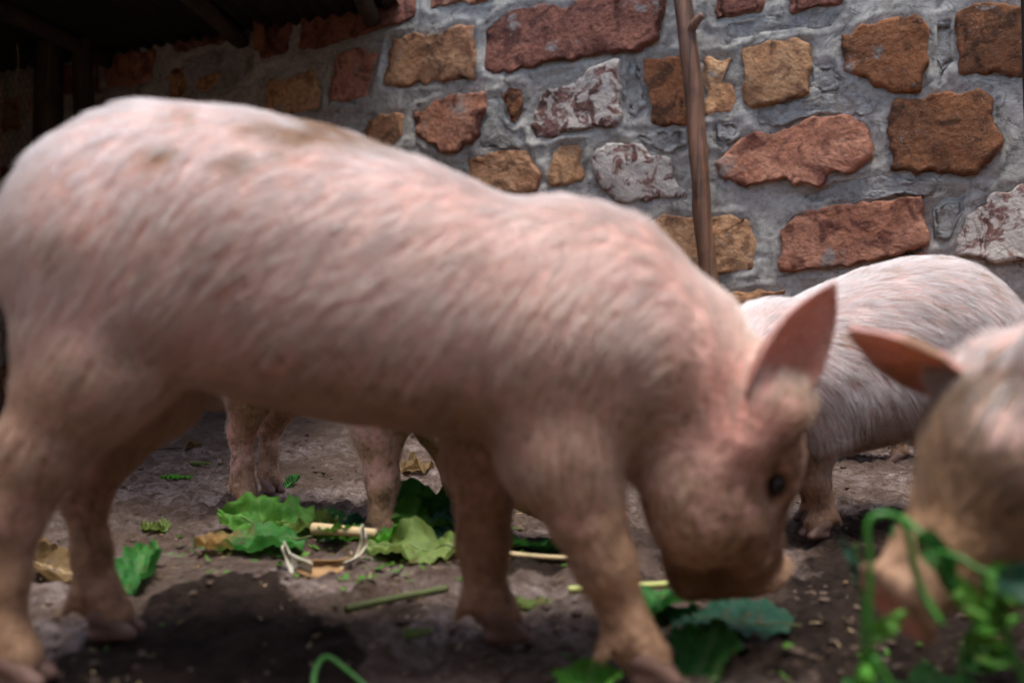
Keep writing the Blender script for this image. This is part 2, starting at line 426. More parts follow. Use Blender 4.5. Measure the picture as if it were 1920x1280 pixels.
STONES = [
    ('tan', .018, [(736, 72), (784, 65), (815, 72), (855, 50), (885, 52), (887, 146), (801, 153), (726, 158)]),
    ('red', .026, [(915, 57), (929, 44), (963, 20), (1013, 13), (1073, 17), (1087, 2), (1144, -14), (1238, -14), (1238, 34), (1225, 71), (1194, 92), (1137, 97), (1060, 111), (996, 124), (956, 134), (915, 129)]),
    ('terra', .014, [(640, 104), (674, 96), (707, 101), (697, 148), (690, 175), (660, 188), (620, 187), (630, 130)]),
    ('red', .022, [(560, -24), (775, -24), (775, 35), (740, 45), (684, 64), (640, 78), (571, 90), (575, 40)]),
    ('terra', .016, [(808, -24), (925, -24), (925, -2), (860, 8), (810, 18)]),
    ('tan', .012, [(690, 225), (740, 213), (756, 218), (752, 255), (735, 275), (690, 270)]),
    ('terra', .024, [(779, 215), (808, 198), (855, 178), (909, 178), (909, 202), (895, 255), (855, 282), (828, 283), (784, 250)]),
    ('rust', .010, [(939, 181), (956, 168), (979, 168), (969, 232), (957, 228)]),
    ('pale', .024, [(1000, 235), (1010, 202), (1030, 168), (1070, 161), (1124, 128), (1157, 118), (1162, 222), (1154, 232), (1077, 245), (1006, 259)]),
    ('rust', .016, [(1208, 114), (1285, 110), (1288, 228), (1240, 233), (1222, 225), (1220, 200), (1222, 165)]),
    ('tan', .014, [(882, 299), (942, 284), (989, 282), (996, 309), (1011, 326), (1006, 356), (942, 366), (890, 340)]),
    ('ochre', .014, [(1038, 292), (1050, 274), (1090, 272), (1090, 333), (1060, 343), (1033, 349)]),
    ('pale', .020, [(1117, 309), (1127, 282), (1164, 269), (1204, 272), (1221, 292), (1258, 296), (1262, 336), (1280, 366), (1211, 373), (1151, 376), (1127, 343)]),
    ('ochre', .014, [(1213, 428), (1262, 406), (1345, 412), (1400, 408), (1412, 450), (1405, 500), (1340, 512), (1270, 515), (1222, 480)]),
    ('red', .014, [(1343, -14), (1425, -14), (1424, 20), (1385, 30), (1343, 38)]),
    ('red', .018, [(1480, -14), (1590, -14), (1575, 5), (1530, 15), (1482, 25)]),
    ('ochre', .010, [(1325, 110), (1372, 112), (1352, 135), (1350, 152), (1373, 160), (1370, 212), (1325, 214)]),
    ('ochre', .022, [(1395, 94), (1435, 81), (1461, 84), (1495, 77), (1512, 84), (1514, 145), (1517, 175), (1465, 188), (1414, 202), (1401, 188), (1399, 134)]),
    ('rust', .034, [(1582, 67), (1629, 54), (1660, 40), (1717, 37), (1740, 57), (1740, 87), (1730, 134), (1723, 168), (1697, 173), (1646, 158), (1596, 134), (1582, 101)]),
    ('rust', .026, [(1797, 27), (1824, 13), (1945, 15), (1945, 134), (1804, 136), (1797, 100)]),
    ('terra', .030, [(1347, 302), (1381, 269), (1414, 249), (1438, 255), (1515, 225), (1582, 222), (1616, 232), (1629, 269), (1626, 296), (1596, 316), (1555, 322), (1537, 350), (1515, 340), (1448, 333), (1398, 350), (1360, 329)]),
    ('rust', .030, [(1675, 215), (1683, 192), (1767, 183), (1838, 175), (1858, 188), (1860, 235), (1878, 259), (1858, 296), (1831, 323), (1757, 324), (1680, 316), (1676, 252)]),
    ('terra', .028, [(1470, 505), (1470, 432), (1495, 403), (1600, 385), (1722, 372), (1724, 395), (1733, 457), (1690, 475), (1640, 488), (1560, 500), (1480, 507)]),
    ('pale', .022, [(1793, 470), (1800, 440), (1830, 390), (1880, 360), (1945, 345), (1945, 490), (1860, 485), (1795, 478)]),
    ('ochre', .012, [(1360, 600), (1365, 555), (1420, 548), (1470, 545), (1440, 580), (1400, 620)]),
    ('ochre', .012, [(369, 168), (373, 146), (415, 140), (404, 158), (390, 172)]),
    ('ochre', .018, [(500, 188), (514, 155), (544, 148), (585, 134), (598, 155), (595, 198), (544, 212), (505, 208)]),
    ('ochre', .010, [(322, 130), (344, 125), (346, 190), (318, 190), (320, 150)]),
    ('red', .014, [(478, 40), (545, 30), (540, 95), (490, 112)]),
    ('grey', .012, [(1515, 118), (1560, 120), (1592, 150), (1575, 182), (1540, 182), (1518, 160)]),
    ('grey', .010, [(1338, 222), (1385, 230), (1388, 255), (1365, 270), (1338, 264)]),
    ('grey', .012, [(1420, 212), (1500, 190), (1590, 172), (1655, 188), (1640, 212), (1540, 212), (1450, 240), (1418, 232)]),
    ('grey', .012, [(345, 112), (390, 100), (476, 80), (482, 120), (452, 155), (428, 168), (348, 178)]),
    ('grey', .010, [(1180, 250), (1290, 240), (1292, 275), (1262, 288), (1225, 284), (1200, 262)]),
    ('grey', .012, [(1560, 338), (1655, 330), (1760, 338), (1750, 362), (1600, 376), (1520, 385), (1500, 365)]),
    ('grey', .010, [(912, 185), (936, 178), (952, 236), (1000, 262), (985, 276), (900, 280)]),
    ('grey', .012, [(1745, 385), (1810, 365), (1800, 410), (1775, 450), (1745, 452)]),
    ('terra', .010, [(1640, 492), (1735, 470), (1730, 492), (1650, 505)]),
    ('grey', .012, [(1360, 45), (1475, 20), (1580, 20), (1560, 45), (1440, 66), (1360, 80)]),
    ('grey', .010, [(1750, 40), (1790, 30), (1792, 120), (1760, 150), (1748, 110)]),
    ('grey', .010, [(1180, 110), (1202, 118), (1214, 200), (1190, 225), (1172, 215), (1172, 130)]),
    ('ochre', .016, [(57, 182), (90, 176), (97, 200), (86, 222), (58, 218)]),
    ('tan', .016, [(10, 190), (38, 180), (40, 240), (8, 250)]),
    ('red', .016, [(120, 130), (180, 120), (182, 170), (124, 176)]),
    ('tan', .018, [(20, 40), (80, 25), (90, 80), (30, 90)]),
    ('red', .018, [(320, 40), (420, 22), (424, 80), (330, 96)]),
]


def stone_shape(poly, h, seed):
    """fractured block: jagged outline, rounded shoulder, uneven face; local axes: along the wall, out of the wall, up"""
    r = np.random.default_rng(seed); poly = np.asarray(poly, float); c = poly.mean(0); q = poly - c
    pts = []
    for k in range(len(q)):
        a, b = q[k], q[(k + 1) % len(q)]; L = np.linalg.norm(b - a); n = max(2, int(L / 0.010))
        nrm = np.array([b[1] - a[1], a[0] - b[0]]) / (L + 1e-9)
        for t in np.arange(n) / n:
            p = a + (b - a) * t
            j = fbm(np.array([*(p + c) * 24, seed]), 4, 5, .6) * min(0.012, L * 0.16)
            pts.append(p + nrm * j)
    o = np.array(pts); o = (o * 3 + 0.5 * (np.roll(o, 1, 0) + np.roll(o, -1, 0))) / 4; h = h * .8
    n = len(o); size = np.sqrt(np.abs(np.cross(o, np.roll(o, -1, 0)).sum() / 2)); rim = 0.008 / max(size * 0.5, 0.03)
    rings = [(1.03, -0.055), (1.0, -0.004), (1 - rim * .35, h * .7), (1 - rim * .9, h), (1 - rim * 2, h * 1.02), (0.74, h * 1.04), (0.52, h * 1.04), (0.26, h * 1.04)]
    V = []
    tilt = r.uniform(-0.06, 0.06, 2)
    for k, (s, d) in enumerate(rings):
        p = o * s; dd = np.full(n, d)
        if k >= 2:
            q3 = lambda f_, o_: np.stack([p[:, 0] * f_, p[:, 1] * f_, np.full(n, seed * o_)], -1)
            dd = dd + (p @ tilt) + 0.007 * vnoise(q3(9, 3.1), 8)
            if k in (2, 3, 4): dd = dd + 0.004 * fbm(q3(34, 1.7), 3, 18) * (1.2 if k == 3 else .7)
        V.append(np.stack([p[:, 0], -dd, p[:, 1]], -1))
    V.append(np.array([[0, -h * 1.04, 0]])); V = np.concatenate(V); F = []
    area = np.cross(o, np.roll(o, -1, 0)).sum()
    for k in range(len(rings) - 1):
        for j in range(n):
            a, b = k * n + j, k * n + (j + 1) % n; F.append((a, b, b + n, a + n) if area > 0 else (b, a, a + n, b + n))
    L = (len(rings) - 1) * n
    for j in range(n): F.append((L + j, L + (j + 1) % n, len(V) - 1) if area > 0 else (L + (j + 1) % n, L + j, len(V) - 1))
    return V, F, c


def build_wall():
    root = empty('stone_wall', (0, WA, 0), math.atan2(WT[1], WT[0]))
    tag(root, 'long wall of rough reddish stones set in thick grey mortar behind the pigs', 'wall', kind='thing')
    polys = [(m, h, np.array([wall_sz(*p) for p in pts])) for m, h, pts in STONES]
    polys = [(m, h, p.mean(0) + (p - p.mean(0)) * (1.0 if m == 'grey' else 1.07)) for m, h, p in polys]
    boxes = [(p.min(0), p.max(0)) for _, _, p in polys]
    r = np.random.default_rng(31); z = -0.04; kinds = ['tan', 'ochre', 'red', 'rust', 'terra', 'pale', 'tan', 'terra']
    while z < 2.3:
        hh = r.uniform(0.15, 0.24); s = -5.2 + r.uniform(0, .2)
        while s < 3.4:
            ww = r.uniform(0.14, 0.42); a = np.array([s, z]); b = np.array([s + ww, z + hh * r.uniform(.8, 1)])
            m = (a + b) / 2; wp = wall_pt(*m); px = 960 + wp[0] / wp[1] * FPX; py = 600 - (wp[2] - CAM_H) / wp[1] * FPX
            vis = 285 < px < 1990 and -60 < py < (620 if px > 1150 else 380)
            hit = any((a[0] < q[0] + .02) and (b[0] > p[0] - .02) and (a[1] < q[1] + .02) and (b[1] > p[1] - .02) for p, q in boxes)
            if not vis and not hit:
                c = .1
                pol = [(a[0] + ww * r.uniform(0, .12), a[1] + hh * r.uniform(0, .1)), (m[0], a[1] + hh * r.uniform(-.04, .1)), (b[0] - ww * r.uniform(0, .1), a[1] + hh * r.uniform(0, .1)),
                       (b[0] - ww * r.uniform(0, .06), m[1]), (b[0] - ww * r.uniform(0, .15), b[1] - hh * r.uniform(0, .12)), (m[0], b[1] - hh * r.uniform(-.03, .1)),
                       (a[0] + ww * r.uniform(0, .12), b[1] - hh * r.uniform(0, .14)), (a[0] + ww * r.uniform(0, .06), m[1])]
                polys.append((kinds[r.integers(len(kinds))], r.uniform(.01, .03), np.array(pol)))
            s += ww + r.uniform(0.03, 0.07)
        z += hh + r.uniform(0.03, 0.06)
    # mortar face
    ss = np.concatenate([np.arange(-5.5, -1.9, .03), np.arange(-1.9, 1.9, .0085), np.arange(1.9, 3.7, .03)]); zs = np.arange(-0.12, 2.36, .0085)
    S, Z = np.meshgrid(ss, zs); P = xyz(S, Z)
    D = 0.005 * fbm(P * np.array([5, 6, 1]), 3, 2) + 0.0022 * fbm(P * np.array([12, 18, 1]), 2, 4) + 0.0018 * fbm(P * np.array([60, 70, 1]), 2, 6)
    cr = np.abs(vnoise(P * np.array([7, 11, 1]) + 0.25 * fbm(P * 20, 2, 71)[..., None], 77)); D -= 0.007 * np.exp(-(cr / 0.03) ** 2)
    for m, h, pol in polys:
        lo, hi = pol.min(0) - .05, pol.max(0) + .05
        ix = np.where((ss > lo[0]) & (ss < hi[0]))[0]; iz = np.where((zs > lo[1]) & (zs < hi[1]))[0]
        if not len(ix) or not len(iz): continue
        g = np.ix_(iz, ix); x, y = S[g], Z[g]; ins = np.zeros(x.shape, bool); dm = np.full(x.shape, 9.0); j = len(pol) - 1
        for k in range(len(pol)):
            (x0, y0), (x1, y1) = pol[k], pol[j]
            ins ^= ((y0 > y) != (y1 > y)) & (x < (x1 - x0) * (y - y0) / (y1 - y0 + 1e-12) + x0)
            e = np.array([x1 - x0, y1 - y0]); t = np.clip(((x - x0) * e[0] + (y - y0) * e[1]) / (e @ e + 1e-12), 0, 1)
            dm = np.minimum(dm, np.hypot(x - x0 - t * e[0], y - y0 - t * e[1])); j = k
        sd_ = np.where(ins, -dm, dm)
        md = vnoise(xyz(x * 11, y * 11), 90)
        if m == 'grey': md = md * 0 - .1
        D[g] += -0.007 * np.exp(-(sd_ / 0.010) ** 2) * np.clip(0.25 + md, 0, 1) + 0.009 * np.exp(-((sd_ - .022) / .012) ** 2) * np.clip(.4 - md, 0, 1)
        D[g] = np.where(sd_ < -0.012, D[g] - 0.03, D[g])
    v = np.stack([S, -D, Z], -1).reshape(-1, 3); nx, ny = len(ss), len(zs); i = np.arange(nx * ny).reshape(ny, nx)
    f = np.stack([i[:-1, :-1], i[:-1, 1:], i[1:, 1:], i[1:, :-1]], -1).reshape(-1, 4)
    mesh_obj('mortar', v, f, M['mortar'], root)
    b = 0.35
    cv = [(-5.5, .06, -.12), (3.7, .06, -.12), (3.7, b, -.12), (-5.5, b, -.12), (-5.5, .06, 2.36), (3.7, .06, 2.36), (3.7, b, 2.36), (-5.5, b, 2.36)]
    mesh_obj('wall_core', cv, [(0, 1, 5, 4), (1, 2, 6, 5), (2, 3, 7, 6), (3, 0, 4, 7), (4, 5, 6, 7)], M['mortar'], root, False)
    for k, (m, h, pol) in enumerate(polys):
        V, F, c = stone_shape(pol, .004 if m == 'grey' else h, 100 + k); o = mesh_obj('stone', V, F, M[m], root); o.location = (c[0], 0, c[1])


build_wall()

# ----------------------------------------------------------------- tubes
def tube(path, rad, n=10, close=True, wob=0.0, seed=0):
    P = np.asarray(path, float); N = len(P); rad = np.broadcast_to(np.asarray(rad, float), (N,)); V, F = [], []
    T = np.gradient(P, axis=0); T /= np.linalg.norm(T, axis=1)[:, None] + 1e-12
    u = np.cross(T[0], [0.31, 0.87, 0.2]); u /= np.linalg.norm(u)
    for k in range(N):
        u = u - T[k] * (u @ T[k]); u /= np.linalg.norm(u) + 1e-12; w_ = np.cross(T[k], u)
        for j in range(n):
            a = 2 * math.pi * j / n; d = u * math.cos(a) + w_ * math.sin(a); r = rad[k]
            if wob: r = r * (1 + wob * mnoise.noise(Vector(P[k] * 9 + d * 1.3 + seed)))
            V.append(P[k] + d * r)
    for k in range(N - 1):
        for j in range(n):
            a, b = k * n + j, k * n + (j + 1) % n; F.append((a, b, b + n, a + n))
    if close: F.append(tuple(range(n))[::-1]); F.append(tuple((N - 1) * n + j for j in range(n)))
    return np.array(V), F


def spline(pts, n=24):
    P = np.asarray(pts, float); m = len(P); out = []
    for t in np.linspace(0, m - 1, n):
        i = min(int(t), m - 2); s = t - i
        p0, p1, p2, p3 = P[max(i - 1, 0)], P[i], P[i + 1], P[min(i + 2, m - 1)]
        out.append(0.5 * (2 * p1 + (p2 - p0) * s + (2 * p0 - 5 * p1 + 4 * p2 - p3) * s * s + (3 * p1 - p0 - 3 * p2 + p3) * s ** 3))
    return np.array(out)


def local_mesh(name, V, F, mat, parent=None, origin=None, smooth=True):
    o_ = np.asarray(origin if origin is not None else [V[:, 0].mean(), V[:, 1].mean(), V[:, 2].min()], float)
    ob = mesh_obj(name, V - o_, F, mat, parent, smooth); ob.location = o_; return ob


# pole leaning on the wall
def wall_front(px, py, d):
    s, z = wall_sz(px, py); return wall_pt(s, z, d)


pp = spline([wall_front(1266, -190, .07), wall_front(1295, 40, .075), wall_front(1315, 220, .07), wall_front(1328, 400, .08), wall_front(1345, 560, .075), wall_front(1362, 700, .085), wall_front(1385, 852, .09)], 46)
V, F = tube(pp, np.linspace(.029, .034, 46), 16, True, 0.22, 3)
pole = local_mesh('wooden_pole', V, F, M['pole']); tag(pole, 'thin bent brown wooden pole standing against the stone wall', 'pole')
V, F = tube(spline([pp[9], pp[9] + np.array([.02, -.03, .035]), pp[9] + np.array([.045, -.045, .06])], 8), np.linspace(.02, .011, 8), 10, True, .2, 8)
local_mesh('branch_stub', V - np.array(pole.location), F, M['pole'], pole)

# posts, peg, wire panel and rail in the dark corner
def square_post(name, px, half, d, top, label, mat='post', cat='post'):
    b = wall_front(px, 640, d); V, F = [], []; n = 30; c = [(-1, -1), (-.3, -1.04), (.35, -1), (1, -.9), (1.04, 0), (.95, .95), (0, 1), (-1, .95), (-1.03, 0)]
    for k in range(n):
        z = -0.05 + (top + .05) * k / (n - 1)
        for (a, e) in c:
            j = 1 + .08 * mnoise.noise(Vector((a * 2 + px, e * 2, z * 5)))
            q = b[:2] + WT * a * half * j + WN * e * half * j + np.array([.02 * math.sin(z * 2 + px), 0]); V.append((q[0], q[1], z))
    m = len(c)
    for k in range(n - 1):
        for j in range(m): F.append((k * m + j, k * m + (j + 1) % m, (k + 1) * m + (j + 1) % m, (k + 1) * m + j))
    F.append(tuple((n - 1) * m + j for j in range(m)))
    o = local_mesh(name, np.array(V), F, M[mat], None, (b[0], b[1], 0)); tag(o, label, cat); return o


square_post('wooden_post', 216, .045, .34, 1.66, 'weathered squared wooden post holding the wire mesh in the dark corner', cat='post')
square_post('wooden_post', 258, .032, .30, 1.66, 'darker slim wooden post just right of the squared mesh post')
square_post('wooden_post', 1956, .05, .5, 1.9, 'dark upright cut off by the upper right picture edge')  # dark upright filling the far right edge

pa = wall_front(508, -160, .10); pb = wall_front(512, 104, .09)
V, F = tube(np.linspace(pa, pb, 10), np.linspace(.03, .026, 10), 6, True, .15, 5)
tag(local_mesh('wooden_peg', V, F, M['rail']), 'short brown wooden stake hanging down from the roof against the wall', 'stake')

V, F = tube(spline([wall_front(192, 60, .42), wall_front(188, 110, .44), wall_front(186, 160, .43), wall_front(184, 200, .44), wall_front(190, 240, .42)], 20), .0022, 6)
tag(local_mesh('twine', V, F, M['rope']), 'thin pale twine hanging beside the squared wooden post', 'string')


def wire_panel():
    cell = .042; V, F, n = [], [], 0; s0 = wall_sz(-330, 300)[0]; s1 = wall_sz(222, 300)[0]; h0, h1 = 0.35, 1.55; rw = .0011
    segs = []; dx = cell * math.sqrt(3) / 2; row = 0; z = h0
    while z < h1:
        s = s0 + (dx / 2 if row % 2 else 0) * 1.0
        while s < s1:
            j = lambda: rng.normal(0, .002)
            a = (s + j(), z + j()); segs.append((a, (s + dx / 2 + j(), z + cell / 4 + j()))); segs.append((a, (s - dx / 2 + j(), z + cell / 4 + j())))
            segs.append((a, (s + j(), z - cell / 2 + j()))); s += dx
        z += cell * .75; row += 1
    for (a, b) in segs:
        off = .46
        p, q = wall_pt(*a, off + .02 * math.sin(a[0] * 6 + a[1] * 4)), wall_pt(*b, off + .02 * math.sin(b[0] * 6 + b[1] * 4)); v, f = tube([p, q], rw, 3, False)
        V.append(v); F += [tuple(x + n for x in ff) for ff in f]; n += len(v)
    o = local_mesh('wire_mesh_panel', np.concatenate(V), F, M['wire']); tag(o, 'sagging hexagonal wire mesh stretched left of the squared post', 'wire mesh')


wire_panel()
V, F = tube(spline([wall_front(-420, 300, .5), wall_front(-150, 302, .52), wall_front(44, 306, .5)], 12), .045, 10, True, .15, 4)
tag(local_mesh('wooden_rail', V, F, M['rail']), 'reddish brown wooden rail behind the rump of the nearest pig', 'rail')

# lean-to roof over the left end of the wall
def build_roof():
    root = empty('lean_to_roof', (-1.8, 3.6, 1.6)); tag(root, 'low dark corrugated lean-to roof above the left end of the wall', 'roof', kind='thing')
    o_ = np.array(root.location)
    n = 220; S = np.linspace(-4.6, -0.5, n); V, F = [], []
    rp = lambda q, z, d: wall_pt(q, z, 0) + np.array([0, -d, 0])
    for s in S:
        for (d, z) in ((-.2, 1.66), (.5, 1.60), (1.2, 1.54), (2.25, 1.44)):
            V.append(rp(s, z + .012 * math.sin(s * 2 * math.pi / .076), d) - o_)
    for i in range(n - 1):
        for j in range(3): F.append((i * 4 + j, i * 4 + 4 + j, i * 4 + 5 + j, i * 4 + 1 + j))
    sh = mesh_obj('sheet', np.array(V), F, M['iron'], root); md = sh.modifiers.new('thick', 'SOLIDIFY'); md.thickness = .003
    for s in (-4.3, -3.2, -2.1, -1.3, -.62):
        v, f = tube(spline([rp(s, 1.6, .03), rp(s + .02, 1.535, 1.0), rp(s, 1.425, 1.94)], 14), .035, 10, True, .2, s); mesh_obj('rafter', v - o_, f, M['post'], root)
    v, f = tube(spline([rp(-4.6, 1.36, 1.8), rp(-2.2, 1.365, 1.8), rp(-.5, 1.36, 1.8)], 20), .04, 10, True, .2, 1.5); mesh_obj('beam', v - o_, f, M['post'], root)


build_roof()


def added_wall(label, a, b, h):  # unseen walls added to block low sky and bounce warm fill
    a, b = np.array(a, float), np.array(b, float); t = (b - a) / np.linalg.norm(b - a); n = np.array([-t[1], t[0]]) * .15; L = np.linalg.norm(b - a); m = int(L / .12)
    V, F = [], []
    for i in range(m + 1):
        p = a + t * L * i / m; hh = h + .03 * math.sin(i * 1.7) + .02 * math.sin(i * 4.1)
        for k in range(9):
            z = -.1 + (hh + .1) * k / 8; j = .02 * mnoise.noise(Vector((p[0] * 3, p[1] * 3, z * 4))); V.append((p[0] + n[0] * (1 + j * 6), p[1] + n[1] * (1 + j * 6), z))
        for k in range(9):
            z = hh - (hh + .1) * k / 8; V.append((p[0] - n[0], p[1] - n[1], z))
    for i in range(m):
        for k in range(17): F.append((i * 18 + k, i * 18 + k + 1, i * 18 + 19 + k, i * 18 + 18 + k))
    F.append(tuple(range(18))); F.append(tuple(m * 18 + k for k in range(18))[::-1])
    o = mesh_obj('added_wall', V, F, M['plaster'], None, False); tag(o, label, 'wall', kind='thing')


added_wall('unseen wall added for warm fill at the open side facing the stones', (-3.2, -1.2), (3.4, -1.2), 2.2)
added_wall('unseen wall added for warm fill at the right end of the pen', (3.3, -1.2), (3.3, 2.2), 1.6)
added_wall('unseen wall added to hold back light at the left under the dark roof', (-2.7, 5.0), (-3.2, -1.2), 1.6)

# ----------------------------------------------------------------- pigs
def unit(v): v = np.asarray(v, float); return v / np.linalg.norm(v)


class Field:
    """a smooth blend of tapered limbs and ellipsoids on a grid, turned into one closed surface"""
    def __init__(s, lo, hi, h):
        s.lo = np.asarray(lo, float); s.h = h; s.n = np.ceil((np.asarray(hi) - s.lo) / h).astype(int) + 1
        s.ax = [s.lo[k] + h * np.arange(s.n[k]) for k in range(3)]; s.f = np.full(s.n, 0.5)

    def _sub(s, lo, hi):
        sl = []
        for k in range(3):
            a = max(0, int((lo[k] - s.lo[k]) / s.h)); b = min(s.n[k], int((hi[k] - s.lo[k]) / s.h) + 2); sl.append(slice(a, max(a, b)))
        g = np.meshgrid(*[s.ax[k][sl[k]] for k in range(3)], indexing='ij'); return tuple(sl), np.stack(g, -1)

    def _put(s, sl, d, k, cut):
        o = s.f[sl]
        if cut:
            d = -d; hh = np.clip(0.5 - 0.5 * (o - d) / k, 0, 1); s.f[sl] = o + (d - o) * hh + k * hh * (1 - hh)
        else:
            hh = np.clip(0.5 + 0.5 * (o - d) / k, 0, 1); s.f[sl] = o + (d - o) * hh - k * hh * (1 - hh)

    def limb(s, a, b, ra, rb, k=.02, cut=False, flat=None):
        a, b = np.asarray(a, float), np.asarray(b, float); m = max(ra, rb) + k * 1.5 + .02
        sl, p = s._sub(np.minimum(a, b) - m, np.maximum(a, b) + m)
        if p.size == 0: return
        ba = b - a; t = np.clip(((p - a) @ ba) / (ba @ ba + 1e-12), 0, 1); d = p - a - t[..., None] * ba
        if flat is not None:
            ax, fac = flat; ax = unit(ax); q = d @ ax; d = d + ax * (q * (fac - 1))[..., None]
        s._put(sl, np.linalg.norm(d, axis=-1) - (ra + (rb - ra) * t), k, cut)

    def ell(s, c, r, k=.03, R=None, cut=False):
        c, r = np.asarray(c, float), np.asarray(r, float); m = r.max() + k * 1.5 + .02; sl, p = s._sub(c - m, c + m)
        if p.size == 0: return
        q = p - c
        if R is not None: q = q @ np.asarray(R).T
        k0 = np.linalg.norm(q / r, axis=-1); k1 = np.linalg.norm(q / r ** 2, axis=-1) + 1e-9
        s._put(sl, k0 * (k0 - 1) / k1, k, cut)

    def loft(s, st, k=.03, e=2.25):
        st = np.asarray(st, float); xs = np.linspace(st[0, 0], st[-1, 0], 160)
        cols = [np.interp(xs, st[:, 0], st[:, j]) for j in (1, 2, 3)]
        ker = np.exp(-np.linspace(-2, 2, 13) ** 2); ker /= ker.sum()
        cols = [np.convolve(np.pad(c, 6, mode='reflect', reflect_type='odd'), ker, 'valid') for c in cols]
        x = s.ax[0]; top, bot, hw = [np.interp(x, xs, c) for c in cols]; out = np.maximum(0, np.maximum(xs[0] - x, x - xs[-1]))
        zc = ((top + bot) / 2)[:, None, None]; hh = np.maximum((top - bot) / 2, .01)[:, None, None]; hw = np.maximum(hw, .01)[:, None, None]
        y = s.ax[1][None, :, None]; z = s.ax[2][None, None, :]
        # the belly side is a little fuller than the back
        r = (np.abs(y / hw) ** e + np.abs((z - zc) / hh) ** e) ** (1 / e)
        s._put((slice(None),) * 3, (r - 1) * np.minimum(hw, hh) + out[:, None, None], k, False)

    def mesh(s, smooth=2):
        f = s.f; ins = f < 0; c = np.zeros(s.n - 1, np.int8); nx, ny, nz = s.n
        for dx in (0, 1):
            for dy in (0, 1):
                for dz in (0, 1): c += ins[dx:nx - 1 + dx, dy:ny - 1 + dy, dz:nz - 1 + dz]
        act = (c > 0) & (c < 8); ijk = np.argwhere(act); idx = np.full(act.shape, -1, np.int64); idx[act] = np.arange(len(ijk))
        acc = np.zeros((len(ijk), 3)); cnt = np.zeros(len(ijk)); cor = [(a, b, d) for a in (0, 1) for b in (0, 1) for d in (0, 1)]
        for p in cor:
            for ax in range(3):
                if p[ax]: continue
                q = list(p); q[ax] = 1; fp = f[tuple((ijk + p).T)]; fq = f[tuple((ijk + q).T)]; m = (fp < 0) != (fq < 0)
                t = np.where(m, fp / np.where(m, fp - fq, 1), 0); pos = np.array(p) + t[:, None] * (np.array(q) - np.array(p)); acc[m] += pos[m]; cnt[m] += 1
        v = s.lo + (ijk + acc / cnt[:, None]) * s.h; F = []
        for ax in range(3):
            a, b = [(1, 2), (2, 0), (0, 1)][ax]; sh = [slice(None)] * 3; s0, s1 = list(sh), list(sh); s0[ax] = slice(0, -1); s1[ax] = slice(1, None)
            m = ins[tuple(s0)] != ins[tuple(s1)]; e = np.argwhere(m); e = e[(e[:, a] > 0) & (e[:, b] > 0) & (e[:, a] < s.n[a] - 1) & (e[:, b] < s.n[b] - 1)]
            up = ins[tuple(e.T)]; oa, ob = np.zeros(3, int), np.zeros(3, int); oa[a] = 1; ob[b] = 1
            q = np.stack([idx[tuple((e - oa - ob).T)], idx[tuple((e - ob).T)], idx[tuple(e.T)], idx[tuple((e - oa).T)]], -1)
            q[~up] = q[~up][:, ::-1]; F.append(q)
        F = np.concatenate(F)
        for _ in range(smooth):
            acc = np.zeros_like(v); cnt = np.zeros(len(v))
            for k in range(4):
                a, b = F[:, k], F[:, (k + 1) % 4]; np.add.at(acc, a, v[b]); np.add.at(cnt, a, 1)
            v = v * .4 + .6 * acc / cnt[:, None]
        return v, F


TORSO = [  # along the body, top, bottom, half width
    (-.570, .490, .460, .03), (-.560, .540, .425, .07), (-.530, .592, .390, .100), (-.49, .622, .365, .120), (-.45, .640, .350, .134), (-.40, .646, .338, .144),
    (-.30, .636, .310, .153), (-.20, .613, .288, .157), (-.10, .579, .276, .154), (0.0, .538, .268, .144), (.07, .518, .268, .132), (.12, .492, .270, .120), (.17, .448, .274, .108), (.21, .41, .285, .09)]


def ear_mesh(base, tipdir, face, L, W, cup, seed):
    """thin curved leaf-shaped ear: base point, direction to the tip, direction the hollow side faces"""
    t = unit(tipdir); fc = np.asarray(face, float); fc = unit(fc - t * (fc @ t)); s = np.cross(t, fc); nu, nv = 22, 15; V, F = [], []
    for side in (0, 1):
        for i in range(nu):
            u = i / (nu - 1); wd = W * (0.52 + 0.48 * math.sin(min(1, u * 1.9) * math.pi / 2)) * (1 - max(0, (u - .38) / .62) ** 2.3) + .002
            for j in range(nv):
                v = -1 + 2 * j / (nv - 1); c = cup * (1 - u * .65); th = (.0065 * (1 - u) + .0022) * (1 - .75 * abs(v) ** 3)
                bend = .05 * L * u * u
                p = base + t * (u * L) + s * (wd * math.sin(v * (1 + c * .5)) / math.sin(1 + c * .5)) + fc * (wd * c * (v * v - .5) * (1.0) + bend + .004 * mnoise.noise(Vector((u * 4, v * 2, seed))))
                V.append(p + fc * (th if side else -th))
    n = nu * nv; idx = lambda sd_, i, j: sd_ * n + i * nv + j
    for i in range(nu - 1):
        for j in range(nv - 1):
            F.append((idx(1, i, j), idx(1, i, j + 1), idx(1, i + 1, j + 1), idx(1, i + 1, j))); F.append((idx(0, i, j), idx(0, i + 1, j), idx(0, i + 1, j + 1), idx(0, i, j + 1)))
        F.append((idx(0, i, 0), idx(1, i, 0), idx(1, i + 1, 0), idx(0, i + 1, 0))); F.append((idx(0, i, nv - 1), idx(0, i + 1, nv - 1), idx(1, i + 1, nv - 1), idx(1, i, nv - 1)))
    for j in range(nv - 1): F.append((idx(0, nu - 1, j), idx(1, nu - 1, j), idx(1, nu - 1, j + 1), idx(0, nu - 1, j + 1)))
    V = np.array(V); a = V[[q[0] for q in F]]; b = V[[q[1] for q in F]]; c_ = V[[q[2] for q in F]]
    # make every face look away from the sheet's middle
    mid = (V[:n] + V[n:]) / 2; mid = np.concatenate([mid, mid]); cen = (a + b + c_) / 3
    return V, F


def quad_tris(F):
    F = np.asarray(F); return np.concatenate([F[:, [0, 1, 2]], F[:, [0, 2, 3]]])


